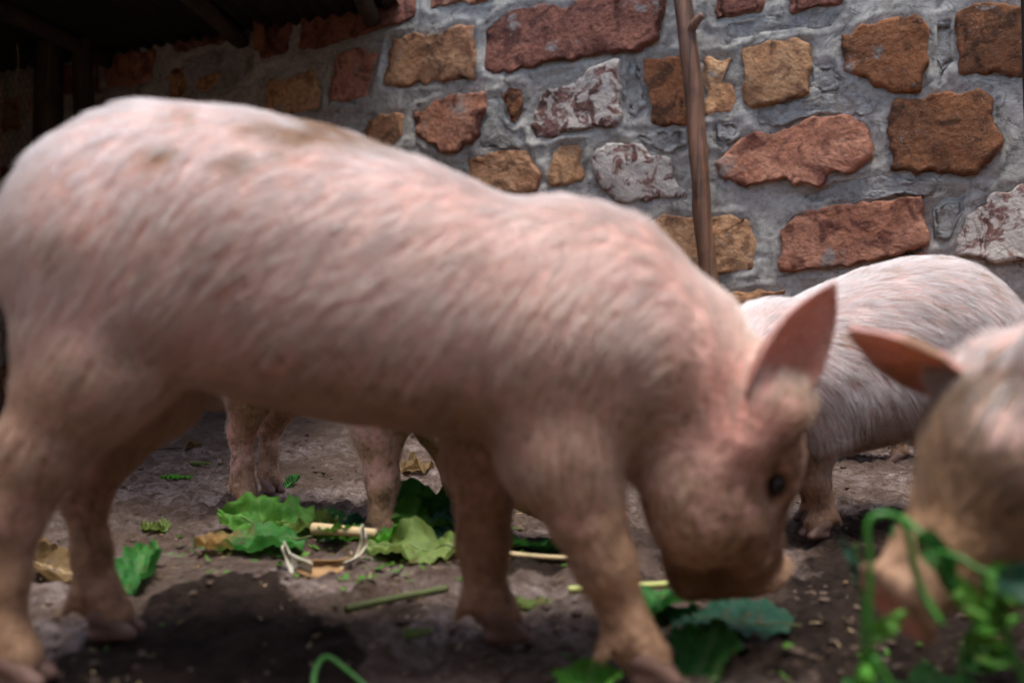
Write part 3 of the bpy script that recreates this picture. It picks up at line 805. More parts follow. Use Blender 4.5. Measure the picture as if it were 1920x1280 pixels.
def make_pig(name, label, loc, yaw, S, legs, head, seed, hairs=60000, hair_len=.04, torso=TORSO, vox=.0062, spots=(), extra=None, mudlevel=.22, neck=None, hair_r=.00019, clean=0.0):
    root = empty(name, loc, yaw); tag(root, label, 'pig', 'pigs feeding in the yard')
    rs = np.random.default_rng(seed)
    T = [tuple(x * S for x in row) for row in torso]
    hd = head; sk = np.asarray(hd['pos'], float); f = unit(hd['f']); u = np.asarray(hd['u'], float); u = unit(u - f * (u @ f)); sd_ = np.cross(u, f); hs = hd.get('s', S)
    H = lambda a, b, c: sk + hs * (f * a + u * b + sd_ * c)
    pts = [np.array([T[0][0] - .03, -.2 * S, .0]), np.array([T[-1][0], .2 * S, .68 * S]), H(.25, 0, 0), H(-.1, .12, .1), H(-.1, -.12, -.1), H(.2, -.13, 0), H(.1, .1, .1), H(.1, -.1, -.1)]
    for lg in legs: pts += [np.asarray(j[0]) + q for j in lg for q in (np.array([.05, .05, 0]), np.array([-.05, -.05, 0]))]
    lo = np.min(pts, 0) - .06; hi = np.max(pts, 0) + .06; lo[2] = -.02
    B = Field(lo, hi, vox)
    B.loft(T, .02)
    bones = [(np.array([T[1][0], 0, .5 * S]), np.array([.1 * S, 0, .41 * S]), np.array([-1.0, 0, -.30]))]
    hoofs = []
    for lg in legs:
        lg = list(lg); k_, t_ = lg[-2], lg[-1]; lg.insert(-1, (tuple(np.asarray(k_[0]) * .42 + np.asarray(t_[0]) * .58), min(k_[1], t_[1]) * .80))
        for i in range(len(lg) - 1):
            (a, ra), (b, rb) = lg[i][:2], lg[i + 1][:2]; a, b = np.asarray(a, float), np.asarray(b, float)
            B.limb(a, b, ra, rb, (.06, .045, .02)[min(i, 2)] * S); bones.append((a, b, unit(b - a) + (np.array([-.5, 0, 0]) if i == 0 else 0)))
        ft = np.asarray(lg[-1][0], float); td = unit(np.array([*(lg[-1][2] if len(lg[-1]) > 2 else (1, 0)), 0])); ts = np.array([-td[1], td[0], 0])
        # pastern and dew claws belong to the body, the two toes are horn
        B.limb(ft, np.array([ft[0], ft[1], .034 * S]) + td * .018 * S, lg[-1][1], .027 * S, .012 * S)
        for q in (-1, 1):
            B.limb(ft - td * .022 * S + ts * q * .014 * S - np.array([0, 0, .006]), ft - td * .034 * S + ts * q * .017 * S - np.array([0, 0, .022 * S]), .009 * S, .006 * S, .006)
        hoofs.append((ft, td, ts))
    # neck and head
    nk = neck or [((.10 * S, 0, .40 * S), .125 * S)]
    a, ra = np.asarray(nk[0][0], float), nk[0][1]
    for (b, rb) in nk[1:]:
        b = np.asarray(b, float); B.limb(a, b, ra, rb, .05 * S); a, ra = b, rb
    B.limb(a, H(-.015, -.01, 0), ra, .088 * hs, .05 * S); bones.append((a, sk, unit(a - sk) + np.array([0, 0, -.2])))
    B.limb(H(0, .0, 0), H(.06, .012, 0), .084 * hs, .066 * hs, .03 * hs)
    B.limb(H(.05, .006, 0), H(.195, -.018, 0), .060 * hs, .034 * hs, .03 * hs)
    for q in (-1, 1):
        B.limb(H(.0, -.045, q * .040), H(.065, -.05, q * .03), .062 * hs, .045 * hs, .03 * hs)
        B.limb(H(.040, .050, q * .045), H(.075, .036, q * .047), .022 * hs, .016 * hs, .022 * hs)
        B.ell(H(-.02, .06, q * .058), np.array([.034] * 3) * hs, .03 * hs)
    for e in hd['ears']:
        b_ = H(-.02, .072, e[0] * .056) if e[1] is None else np.asarray(e[1], float); t_ = unit(e[2]); B.limb(b_ - t_ * .02 * hs, b_ + t_ * .030 * hs, .027 * hs, .012 * hs, .03 * hs)
    if extra: extra(B, S)
    jt = hd.get('jaw', (.145, -.062))
    B.limb(H(.02, -.06, 0), H(jt[0], jt[1], 0), .052 * hs, .024 * hs, .02 * hs)
    # mouth slit, eye sockets, snout disc, nostrils
    for q in (-1, 1):
        B.limb(H(.085, -.045, q * .052), H(.20, (jt[1] - .040) / 2 - .004, q * .03), .005, .009 * hs, .006, True)
        B.ell(H(.066, .030, q * .076), np.array([.019] * 3) * hs, .008, None, True)
    for q in (-1, 1):
        B.limb(H(.050, .045, q * .066), H(.082, .043, q * .064), .005 * hs, .0045 * hs, .004); B.limb(H(.052, .016, q * .068), H(.080, .015, q * .065), .004 * hs, .0035 * hs, .004)
    Rm = np.stack([f, u, sd_]); B.ell(H(.216, -.018, 0), np.array([.011, .044, .040]) * hs, .008, Rm)
    B.ell(H(.229, -.018, 0), np.array([.006, .033, .030]) * hs, .004, Rm, True)
    for q in (-1, 1): B.ell(H(.226, -.016, q * .014), np.array([.012, .010, .006]) * hs, .004, Rm, True)
    bones += [(H(.18, 0, 0), H(.0, .03, 0), -f + u * .2), (H(.15, -.06, 0), H(.0, -.08, 0), -f - u * .3)]
    v, F = B.mesh(2); F = F.tolist(); nb = len(v)
    pink = np.zeros(nb); earflag = np.zeros(nb)
    for e in hd['ears']:
        q, base, tip, face, L, W, cup = e
        ev, ef = ear_mesh(H(-.02, .072, q * .056) if base is None else np.asarray(base, float), tip, face, L * hs, W * hs, cup, seed + q)
        off = len(v); v = np.concatenate([v, ev]); F += [tuple(x + off for x in t) for t in ef]; pink = np.append(pink, np.full(len(ev), .42)); earflag = np.append(earflag, np.ones(len(ev)))
        bones.append((H(-.02, .07, q * .056), H(-.02, .07, q * .056) + unit(tip) * L * hs, unit(tip)))
    # skin wrinkles, dirt, and brown shade painted on the lower body
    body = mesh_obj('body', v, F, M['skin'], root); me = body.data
    nr = np.empty(len(v) * 3, np.float32); me.vertices.foreach_get('normal', nr); nr = nr.reshape(-1, 3).astype(float)
    d = .0012 * fbm(v * 34 + seed, 3, seed) + .003 * vnoise(v * 12 + seed, seed + 5); v = v + nr * (d * (1 - earflag * .7))[:, None]
    me.vertices.foreach_set('co', v.astype(np.float32).reshape(-1)); me.update()
    ds = np.linalg.norm(v - H(.222, -.02, 0), axis=1) / hs
    nz = .35 * fbm(v * 14 + 3, 3, seed + 2)
    mud = 1.05 * sstep(mudlevel + .06, mudlevel - .10, v[:, 2] / S + nz * .12) * (1 - earflag)
    mud = np.maximum(mud, .75 * sstep(.2, -.6, nr[:, 2]) * sstep(.40, .28, v[:, 2] / S) * (1 - earflag))  # underside browned by facing and height: mud plus painted shade
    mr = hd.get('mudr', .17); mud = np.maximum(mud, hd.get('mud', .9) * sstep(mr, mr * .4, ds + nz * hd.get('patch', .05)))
    mud = np.maximum(mud, (.30 - .28 * clean) * sstep(-.2, .5, nz + .1)); mud = np.maximum(mud, (.56 - .25 * clean + .3 * nz) * sstep(.48 - .1 * clean, .30, v[:, 2] / S) * (1 - earflag))  # random mud, then painted warm shade fading up from the belly
    pink = np.maximum(pink, .9 * sstep(.045, .02, ds)); mud = mud * (1 - .85 * sstep(.05, .02, ds))
    och = np.zeros(len(v))
    for (c, r, am) in spots:
        q = (v - np.asarray(c)) / np.asarray(r); och = np.maximum(och, am * np.exp(-(q ** 2).sum(1)))
    for (c, r, am) in hd.get('pinks', ()):
        q = (v - np.asarray(c)) / np.asarray(r); g_ = np.exp(-(q ** 2).sum(1)); pink = np.maximum(pink, am * g_); mud = mud * (1 - .8 * g_)
    pink = np.maximum(pink, (.12 + .3 * nz) * (1 - .8 * clean))
    for nm, ar in (('mud', mud), ('pink', pink), ('ochre', och), ('ear', earflag)):
        a_ = me.attributes.new(nm, 'FLOAT', 'POINT'); a_.data.foreach_set('value', np.clip(ar, 0, 1.3).astype(np.float32))
    # eyes and hooves
    for q in (-1, 1):
        bv, bf = blob(1.0, 1, 14, 9); bv = bv / np.linalg.norm(bv, axis=1)[:, None]
        mesh_obj('eye', bv * .0118 * hs + H(.066, .030, q * .0635), bf, M['eye'], root)
    for (ft, td, ts) in hoofs:
        g = Field(np.array([ft[0] - .11, ft[1] - .11, -.014]), np.array([ft[0] + .11, ft[1] + .11, .08]), .0036)
        for q in (-1, 1):
            a = np.array([ft[0], ft[1], .036 * S]) + td * .010 * S + ts * q * .013 * S; b = np.array([ft[0], ft[1], .012 * S]) + td * .047 * S + ts * q * .015 * S
            g.limb(a, b, .0175 * S, .0085 * S, .003); g.limb(np.array([a[0], a[1], .014 * S]), b, .0135 * S, .0085 * S, .004)
        hv, hf = g.mesh(1); mesh_obj('hoof', hv, hf, M['hoof'], root)
    # bristles
    tri = []
    for t in F: tri.append((t[0], t[1], t[2])); tri.append((t[0], t[2], t[3])) if len(t) == 4 else None
    tri = np.array(tri); A, Bv, Cv = v[tri[:, 0]], v[tri[:, 1]], v[tri[:, 2]]; ar = np.linalg.norm(np.cross(Bv - A, Cv - A), axis=1)
    wgt = ar * (1 - .8 * earflag[tri[:, 0]]) * (ds[tri[:, 0]] > .05); wgt = wgt * np.where(v[tri[:, 0], 2] < .03, .3, 1) * np.where(np.linalg.norm(v[tri[:, 0]] - H(.06, -.02, 0), axis=1) < .14 * hs, hd.get('dens', .6), 1)
    ti = rs.choice(len(tri), hairs, p=wgt / wgt.sum()); a, b = rs.random(hairs), rs.random(hairs); fl = a + b > 1; a[fl], b[fl] = 1 - a[fl], 1 - b[fl]
    t3 = tri[ti]; W3 = np.stack([1 - a - b, a, b], -1)
    itp = lambda arr: (arr[t3] * (W3[..., None] if arr.ndim == 2 else W3)).sum(1)
    P = itp(v); N = itp(nr); N /= np.linalg.norm(N, axis=1)[:, None] + 1e-9
    Dw = np.zeros((hairs, 3)); ws = np.zeros(hairs)
    for (p, q, fl_) in bones:
        ba = q - p; t = np.clip(((P - p) @ ba) / (ba @ ba + 1e-9), 0, 1); dd = np.linalg.norm(P - p - t[:, None] * ba, axis=1); wt = 1 / (dd ** 4 + 1e-6); Dw += wt[:, None] * np.asarray(fl_); ws += wt
    D = Dw / ws[:, None]; side = np.cross(N, D)
    sw = fbm(P * 5 + seed, 2, seed + 60) * .22 + vnoise(P * 42, seed + 61) * .09
    D = D + side * sw[:, None] + rs.normal(0, .07, (hairs, 3)); D = D - N * (D * N).sum(1)[:, None]; D /= np.linalg.norm(D, axis=1)[:, None] + 1e-9
    zrel = P[:, 2] / S
    ln = hair_len * rs.uniform(.55, 1.2, hairs) * np.where(zrel < .22, .34, 1) * np.where(np.linalg.norm(P - H(.05, -.02, 0), axis=1) < .13 * hs, hd.get('hair', .3), 1) * (1 - .6 * itp(earflag))
    lift = rs.uniform(.03, .16, hairs) + .10 * np.clip(vnoise(P * 25, seed + 8), 0, 1)
    tip = P + D * ln[:, None] + N * (ln * lift)[:, None]
    # clumping
    nc = hairs // 9; ci = rs.choice(hairs, nc, replace=False); kd = kdtree.KDTree(nc)
    for k, i in enumerate(ci): kd.insert(P[i], k)
    kd.balance(); near = np.array([kd.find(p)[1] for p in P]); ct = tip[ci][near]; cdist = np.linalg.norm(P - P[ci][near], axis=1)
    cl = np.where(cdist < .02, rs.uniform(.35, .85, hairs), 0.0); tip = tip + (ct - tip) * cl[:, None] * .6
    npt = 4; pos = np.empty((hairs, npt, 3))
    for k in range(npt):
        t = k / (npt - 1); mid = P + (tip - P) * t; bow = N * (ln * .10 * math.sin(math.pi * t))[:, None]; pos[:, k] = mid + bow
    hc = bpy.data.hair_curves.new('bristles'); hc.add_curves([npt] * hairs); hc.position_data.foreach_set('vector', pos.astype(np.float32).reshape(-1))
    ra_ = hc.attributes.get('radius') or hc.attributes.new('radius', 'FLOAT', 'POINT')
    rad = (hair_r * S * rs.uniform(.7, 1.3, hairs))[:, None] * np.array([1, .95, .75, .25]); ra_.data.foreach_set('value', rad.astype(np.float32).reshape(-1))
    mm = np.clip(itp(mud) * 1.1 - .1 + rs.normal(0, .12, hairs), 0, 1)[:, None]; oc = np.clip(itp(och) * (.62 + .9 * fbm(P * np.array([40, 40, 70]) + 5, 3, seed + 33)) + rs.normal(0, .15, hairs), 0, 1)[:, None]  # hair takes the mud mask together with its painted shade
    ctint = rs.uniform(.86, 1.10, nc)[near][:, None]; white = ctint * ((np.array([.80, .63, .51]) + sstep(.30, .46, zrel)[:, None] * np.array([.04, .11, .16]) + sstep(.46, .58, zrel)[:, None] * np.array([.02, .10, .16])) * (1 - clean) + np.array([.86, .82, .79]) * clean) * rs.uniform(.75, 1.08, hairs)[:, None]  # cool sky light painted into the hair along the back, dirty peach low down
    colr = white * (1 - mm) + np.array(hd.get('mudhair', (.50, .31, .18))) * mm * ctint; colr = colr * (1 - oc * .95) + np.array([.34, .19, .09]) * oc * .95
    colr = colr * np.clip(1 + hd.get('streak', .10) * fbm(P * np.array([16, 16, 26]) + seed, 3, seed + 91), .3, 1.3)[:, None]
    ca = hc.attributes.new('tint', 'FLOAT_COLOR', 'CURVE'); ca.data.foreach_set('color', np.concatenate([colr, np.ones((hairs, 1))], 1).astype(np.float32).reshape(-1))
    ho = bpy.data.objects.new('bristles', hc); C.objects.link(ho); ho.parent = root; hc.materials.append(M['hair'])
    return root


def std_legs(S, fy=.075, hy=.08, fo=(0, 0), ho=(0, 0), toe=(1, 0)):
    """four legs of a standing pig; fo / ho: how far the (right, left) fore and hind feet are set forward"""
    L = []
    for q, o in ((-1, fo[0]), (1, fo[1])):
        y = q * fy; L.append([((.06, q * .07, .36), .085), ((.045 + o * .3, y, .25), .050), ((.06 + o * .7, y, .13), .031), ((.055 + o, y, .058), .027, toe)])
    for q, o in ((-1, ho[0]), (1, ho[1])):
        y = q * hy; L.append([((-.47, q * .06, .46), .115), ((-.45 + o * .4, y, .33), .070), ((-.53 + o * .9, y, .19), .034), ((-.525 + o, y, .060), .028, toe)])
    return [[(tuple(S * x for x in j[0]), S * j[1], *j[2:]) for j in lg] for lg in L]


def to_local(loc, yaw):
    c, s = math.cos(-yaw), math.sin(-yaw)
    pt = lambda p: np.array([c * (p[0] - loc[0]) - s * (p[1] - loc[1]), s * (p[0] - loc[0]) + c * (p[1] - loc[1]), p[2]])
    vec = lambda p: np.array([c * p[0] - s * p[1], s * p[0] + c * p[1], p[2]])
    return pt, vec


# --- the pig in front, side on, head down to the right
P1 = (-.2, 1.16, 0)
pt, vec = to_local(P1, 0)
J = lambda x, y, z, r, *a: (tuple(pt((x, y, z))), r, *a)
legs1 = [
    [J(.06, 1.108, .37, .086), J(.054, 1.092, .26, .058), J(.080, 1.083, .19, .038), J(.102, 1.08, .135, .031), J(.128, 1.085, .060, .027)],
    [J(.00, 1.225, .36, .075), J(-.03, 1.240, .24, .043), J(-.036, 1.245, .12, .030), J(-.033, 1.24, .058, .026)],
    [J(-.45, 1.118, .47, .104), J(-.458, 1.098, .355, .070), J(-.505, 1.084, .27, .046), J(-.540, 1.08, .20, .032), J(-.556, 1.08, .062, .027)],
    [J(-.45, 1.21, .46, .098), J(-.455, 1.235, .325, .060), J(-.535, 1.245, .19, .031), J(-.520, 1.245, .060, .027)],
]


def folds1(B, S):
    B.ell(pt((.066, 1.16, .476)), (.055, .075, .050), .03)                                # withers
    B.limb(pt((-.372, 1.00, .385)), pt((-.352, 1.02, .315)), .012, .010, .03, True)      # flank crease
    B.limb(pt((.135, 1.00, .345)), pt((.140, 1.02, .25)), .012, .016, .025, True)         # behind the jaw, in front of the shoulder
    B.limb(pt((.228, 1.180, .165)), pt((.250, 1.205, .094)), .046, .031, .02)              # muzzle between snout and jaw
    B.limb(pt((.250, 1.125, .175)), pt((.268, 1.14, .130)), .042, .028, .03)                   # lips
    B.ell(pt((.205, 1.105, .200)), (.058, .055, .075), .035)                              # jowl
    B.ell(pt((.212, 1.17, .392)), (.05, .07, .035), .03)                                 # roll of fat on the nape


TORSO1 = [(x + .2, a, b, c) for x, a, b, c in TORSO]
head1 = dict(pos=pt((.240, 1.15, .285)), f=(.36, .30, -.86), u=(.86, -.10, .36), s=1.0, jaw=(.190, -.100), mud=1.05,
             ears=[(-1, pt((.255, 1.078, .290)), (.085, -.01, .150), (.45, -.89, .0), .175, .039, 1.0), (1, pt((.285, 1.205, .31)), (.12, .08, .03), (.3, .5, .8), .14, .05, .85)],
             pinks=[(pt((.235, 1.06, .32)), (.05, .05, .07), .9), (pt((.18, 1.1, .44)), (.06, .08, .05), .4)])
spots1 = [(pt((.245, 1.17, .095)), (.075, .09, .050), .95), (pt((.300, 1.075, .232)), (.022, .05, .020), .75), (pt(at(600, 262, 1.10)), (.075, .06, .024), 1.9), (pt(at(690, 280, 1.10)), (.055, .06, .016), 1.7), (pt(at(372, 228, 1.1)), (.010, .05, .010), 1.3), (pt(at(375, 252, 1.09)), (.011, .05, .010), 1.3),
          (pt(at(320, 300, 1.06)), (.022, .05, .012), 1.6), (pt(at(463, 318, 1.05)), (.018, .05, .011), 1.3), (pt(at(520, 300, 1.06)), (.035, .05, .010), .9), (pt(at(365, 465, 1.0)), (.02, .04, .008), .7),
          (pt(at(285, 480, 1.0)), (.02, .04, .012), .6), (pt(at(130, 455, 1.02)), (.015, .04, .008), .6), (pt(at(1095, 415, 1.1)), (.008, .03, .006), .8), (pt(at(1160, 755, 1.02)), (.02, .03, .012), .5)]
make_pig('pig', 'large pale pink pig standing side on in front, head down eating', P1, 0, 1.0, legs1, head1, 5, 72000, .034, TORSO1, .0056, spots1, folds1, .215,
         [(pt((.09, 1.16, .40)), .128)])

# --- the pig behind on the right, turned towards the camera's left
def facing(h): return math.atan2(h[1], h[0])


P2 = (.545, 1.88, 0); yaw = facing((-.93, -.37)); pt, vec = to_local(P2, yaw)
head2 = dict(pos=pt((.375, 1.74, .27)), f=vec((-.55, -.40, -.75)), u=vec((-.60, -.35, .72)), s=.88, mud=.8,
             ears=[(1, None, vec((-.2, -.5, .5)), vec((-.6, -.5, -.3)), .15, .05, .85), (-1, None, vec((-.6, .3, .5)), vec((-.6, -.5, -.3)), .15, .05, .85)])
r2 = np.random.default_rng(4)
spots2 = [((-r2.uniform(-.05, .5), r2.uniform(.0, .13), r2.uniform(.30, .54)), (r2.uniform(.005, .018), .3, r2.uniform(.003, .009)), r2.uniform(.8, 1.3)) for _ in range(60)]
make_pig('pig', 'white pig with brown dirt flecks standing behind the big pig\'s ear by the wall', P2, yaw, .81, std_legs(.81, fo=(-.16, -.06), ho=(.03, -.04)), head2, 12, 75000, .040, [(x, a, b - .10 * min(1, (x + .6) * 5), c + .008) for x, a, b, c in TORSO], .0064, spots2, None, .20, None, .00021, 1.0)

# --- the pig hidden behind the front pig: its legs show under the belly
P3 = (-.221, 1.856, 0); yaw = facing((.70, -.71)); pt, vec = to_local(P3, yaw)
head3 = dict(pos=pt((.05, 1.72, .155)), f=vec((.80, .02, -.58)), u=vec((.55, -.1, .8)), s=.80,
             ears=[(1, None, vec((.0, .5, .5)), vec((.6, .5, -.3)), .13, .05, .85), (-1, None, vec((.1, -.5, .4)), vec((.6, -.5, -.3)), .13, .05, .85)])
make_pig('pig', 'pig hidden behind the front pig, only its muddy legs showing under the belly', P3, yaw, .85, std_legs(.85, fo=(.0, .10), ho=(.02, -.13)), head3, 23, 16000, .036, TORSO, .0066, (), None, .15,
         [((.085, 0, .34), .10), (pt((-.06, 1.76, .25)), .085)], .00019, .4)

# --- the pig whose head comes in from the right
P4 = (.88, 1.10, 0); yaw = facing((-.94, -.34)); pt, vec = to_local(P4, yaw)
head4 = dict(pos=pt((.517, .945, .290)), f=vec((-.80, -.20, -.58)), u=vec((-.58, -.10, .80)), s=1.05, mud=1.25, mudr=.24, patch=.25, mudhair=(.27, .17, .10), hair=1.4, streak=.45, dens=1.3,
             ears=[(-1, pt((.458, 1.0, .330)), vec((-.115, -.05, .056)), vec((-.35, -.6, -.65)), .160, .025, 1.0), (1, None, vec((.5, -.25, .5)), vec((-.4, -.8, .1)), .15, .05, .85)])
spots4 = [(pt((.41, .90, .20)), (.075, .09, .055), 1.0), (pt((.50, .86, .215)), (.06, .05, .04), .9), (pt((.47, .95, .345)), (.02, .05, .05), .8), (pt((.54, .84, .30)), (.03, .04, .02), .5)]
make_pig('pig', 'muddy-faced pig at the right edge chewing green stems', P4, yaw, 1.0, std_legs(1.0, fo=(.03, -.03)), head4, 31, 70000, .030, TORSO, .0062, spots4, None, .24,
         [((.09, 0, .40), .125), (pt((.65, 1.0, .36)), .108)], .00026, .85)

# --- the far pig of which only two feet show
P5 = (1.06, 2.82, 0); yaw = facing((-.97, .10)); pt, vec = to_local(P5, yaw)
head5 = dict(pos=pt((.87, 2.86, .27)), f=vec((-.75, .1, -.5)), u=vec((-.45, 0, .8)), s=.7,
             ears=[(1, None, vec((-.2, -.5, .5)), vec((-.6, -.5, -.3)), .13, .05, .85), (-1, None, vec((-.2, .5, .5)), vec((-.6, .5, -.3)), .13, .05, .85)])
make_pig('pig', 'small far pig near the wall with only two feet showing under the white pig', P5, yaw, .72, std_legs(.72, fo=(.05, -.09)), head5, 47, 6000, .034, TORSO, .009, (), None, .18)

# ----------------------------------------------------------------- greens on the ground
def leaf(name, label, mat, pos, ang, L, W, crumple=.02, cup=.3, frill=.2, pitch=0.0, lift=0.0, roll=0.0, seed=0, tip=0.0, rib=True, cat='leaf', group='fodder leaves on the ground', curl=0.0):
    crumple *= .65; lift *= .5; pitch *= .75; roll *= .8
    nu, nv = 34, 21; r = np.random.default_rng(seed); V = np.zeros((nu, nv, 3)); vein = np.zeros((nu, nv)); tp = np.zeros((nu, nv)); so = seed * 13.7
    for i in range(nu):
        u = i / (nu - 1); wd = W * (math.sin(math.pi * min(1, .06 + .94 * u) ** .75) ** .7) * (1 + .0) + .0015
        wd *= 1 + .16 * mnoise.noise(Vector((u * 5, so, 0)))
        for j in range(nv):
            v = -1 + 2 * j / (nv - 1); a = abs(v)
            x = u * L; y = v * wd * (1 + .38 * a * mnoise.noise(Vector((u * 13, so + (9 if v > 0 else 0), 7))) + .22 * frill * mnoise.noise(Vector((u * 9, so + v * 2, 3)))); z = cup * wd * a ** 1.6
            z += frill * W * .40 * a ** 2 * math.sin(u * 10 + so + v * 3 + 2 * mnoise.noise(Vector((u * 4, v, so))))
            z += crumple * (mnoise.noise(Vector((u * 3.2, v * 2.0 + so, 1.1))) + .5 * mnoise.noise(Vector((u * 8, v * 4 + so, 5.2))))
            sv = abs(((u * 7 - a * 1.6) % 1) - .5); vein[i, j] = max(.8 * math.exp(-(a * wd / .0028) ** 2), .14 * math.exp(-(sv / .07) ** 2))
            z += .0035 * math.cos((u * 7 - a * 1.6) * 2 * math.pi) * min(1, a * 3)
            V[i, j] = (x, y, z); tp[i, j] = tip * u if tip > 0 else -tip * (1 - u)
    P = V.reshape(-1, 3)
    if curl:
        th = P[:, 0] / L * curl; rr = L / curl; P = np.stack([rr * np.sin(th), P[:, 1], rr * (1 - np.cos(th)) + P[:, 2]], -1)
    E = (Matrix.Rotation(ang, 3, 'Z') @ Matrix.Rotation(-pitch, 3, 'Y') @ Matrix.Rotation(roll, 3, 'X')); P = P @ np.array(E).T
    P = P - np.array([P[:, 0].mean(), P[:, 1].mean(), 0]); wp = P + np.array([pos[0], pos[1], 0])
    gh = ground_h(wp[:, 0], wp[:, 1]); dz = np.max(np.quantile(gh - wp[:, 2], .93)) + lift
    P[:, 2] += dz; under = (P[:, 2] < gh + .0015); P[under, 2] = gh[under] + .0015 + .001 * r.random(under.sum())
    idx = np.arange(nu * nv).reshape(nu, nv); F = np.stack([idx[:-1, :-1], idx[1:, :-1], idx[1:, 1:], idx[:-1, 1:]], -1).reshape(-1, 4)
    root = empty(name, (pos[0], pos[1], 0)); tag(root, label, cat, group)
    o = mesh_obj('blade', P, F, M[mat], root)
    for nm, ar in (('vein', vein), ('tip', tp)):
        a_ = o.data.attributes.new(nm, 'FLOAT', 'POINT'); a_.data.foreach_set('value', ar.reshape(-1).astype(np.float32))
    if rib:
        mid = P.reshape(nu, nv, 3)[:, nv // 2] + np.array([0, 0, .001]); st = mid[0] + (mid[0] - mid[3]) * .8
        st[2] = max(st[2], float(ground_h(st[0] + pos[0], st[1] + pos[1])) + .003)
        pth = spline(np.concatenate([[st], mid[::3]]), 26); v_, f_ = tube(pth, np.linspace(.0017, .0005, 26), 7); mesh_obj('midrib', v_, f_, M['stem_olive' if 'dry' not in mat else 'stalk_pale'], root)
    return root


def stalk(name, label, mat, pts, r0, r1, cat='stalk', wob=.12, seed=1, n=26, group=None, ground=True):
    P = spline(pts, n)
    if ground:
        gh = ground_h(P[:, 0], P[:, 1]); t = np.linspace(0, 1, n); fit = np.polyfit(t, gh, 1); P[:, 2] += np.polyval(fit, t) + np.linspace(r0, r1, n) * .8 + .6 * max(0, float((gh - np.polyval(fit, t)).max()))
    v, f = tube(P, np.linspace(r0, r1, n), 10, True, wob, seed); o = local_mesh(name, v, f, M[mat]); tag(o, label, cat, group); return o


G = gnd
leaf('fodder_leaf', 'dark leaf rising to the lips of the front pig', 'leaf_dark', (.225, 1.15), math.radians(60), .12, .034, .012, .5, .3, pitch=.55, seed=61, lift=.0, roll=.2)
leaf('fodder_leaf', 'crumpled dark green leaf with brown left tip, left end of the leaf pile', 'leaf_dark', G(468, 1034), math.radians(184), .19, .062, .030, .25, .30, seed=1, tip=1.05, lift=.004)
leaf('fodder_leaf', 'ruffled mid green leaf standing behind the brown-tipped leaf of the pile', 'leaf', G(492, 1000), math.radians(165), .19, .062, .034, .5, .55, pitch=.15, seed=2, lift=.008, roll=-.5)
leaf('fodder_leaf', 'yellowish green ragged leaf in the middle of the leaf pile', 'leaf_pale', G(575, 1004), math.radians(20), .12, .045, .026, .4, .55, pitch=.2, seed=3, lift=.008, roll=-.3)
leaf('fodder_leaf', 'dark flat leaf at the back of the pile left of the muddy foreleg', 'leaf_dark', G(600, 985), math.radians(8), .14, .045, .016, .3, .3, seed=4, lift=.004)
leaf('fodder_leaf', 'blue green leaf just left of the hidden pig\'s front foot', 'leaf_teal', G(648, 1008), math.radians(40), .10, .045, .02, .5, .3, pitch=.3, seed=5, lift=.01, roll=-.4)
leaf('fodder_leaf', 'bright green leaf lying under the cream stalk', 'leaf', G(665, 1030), math.radians(-10), .13, .045, .018, .4, .3, seed=6, lift=.004, roll=-.3)
leaf('fodder_leaf', 'tall dark leaf curling up right of the hidden pig\'s front foot', 'leaf_dark', G(800, 1006), math.radians(12), .21, .07, .035, .8, .4, pitch=.10, seed=7, lift=.012, roll=-.75)
leaf('fodder_leaf', 'folded green leaf against the far foreleg of the front pig', 'leaf', G(815, 1015), math.radians(215), .17, .055, .03, .9, .4, pitch=.35, seed=8, lift=.012, roll=-.6)
leaf('fodder_leaf', 'deep green leaf partly behind the far foreleg of the front pig', 'leaf_teal', G(862, 1020), math.radians(70), .15, .055, .02, .6, .3, pitch=.5, seed=9, lift=.01, roll=-.4)
leaf('fodder_leaf', 'frilly yellow green leaf at the front of the pile below the foot', 'leaf_pale', G(775, 1052), math.radians(172), .17, .05, .026, .3, .9, seed=10, lift=.005, roll=-.35)
leaf('fodder_leaf', 'small light green leaf touching the hidden pig\'s hoof', 'leaf_bright', G(735, 1036), math.radians(35), .10, .03, .015, .4, .5, pitch=.2, seed=11, lift=.008, roll=-.3)
leaf('fodder_leaf', 'dark torn leaf lying behind the near foreleg of the front pig', 'leaf_dark', G(975, 1040), math.radians(5), .16, .05, .02, .4, .4, seed=12, lift=.005, roll=-.3)
leaf('fodder_leaf', 'narrow green leaf beside the far hind hoof of the front pig', 'leaf_dark', G(255, 1082), math.radians(100), .20, .04, .020, .6, .2, pitch=.25, seed=13, lift=.005, roll=-.4)
leaf('dry_leaf', 'dry brown leaf between the front pig\'s hind feet', 'leaf_dry', G(100, 1066), math.radians(140), .17, .05, .02, .4, .4, seed=14, group='dry leaves on the ground')
leaf('dry_leaf', 'curled straw coloured leaf left of the front pig\'s far hind foot', 'leaf_dry', G(60, 1040), math.radians(20), .13, .035, .02, .6, .5, seed=15, lift=.006, group='dry leaves on the ground')
leaf('fodder_leaf', 'broad rounded blue green leaf under the front pig\'s snout', 'leaf_teal', G(1360, 1166), math.radians(160), .17, .075, .010, .12, .15, seed=16, lift=.006)
leaf('fodder_leaf', 'dark green leaf in the front pig\'s mouth beside the foreleg', 'leaf_dark', G(1255, 1150), math.radians(30), .14, .05, .018, .4, .3, pitch=.3, seed=17, lift=.008, roll=-.3)
leaf('fodder_leaf', 'bright green leaf tip standing at the bottom beside the front hoof', 'leaf_bright', G(1105, 1285), math.radians(80), .075, .03, .010, .5, .3, pitch=.5, seed=18, lift=.0, roll=-.2)
leaf('fodder_leaf', 'slim green leaf lying flat left of the hidden pig\'s hind legs', 'leaf_bright', G(332, 897), math.radians(-6), .085, .012, .006, .3, .1, seed=19, rib=False)
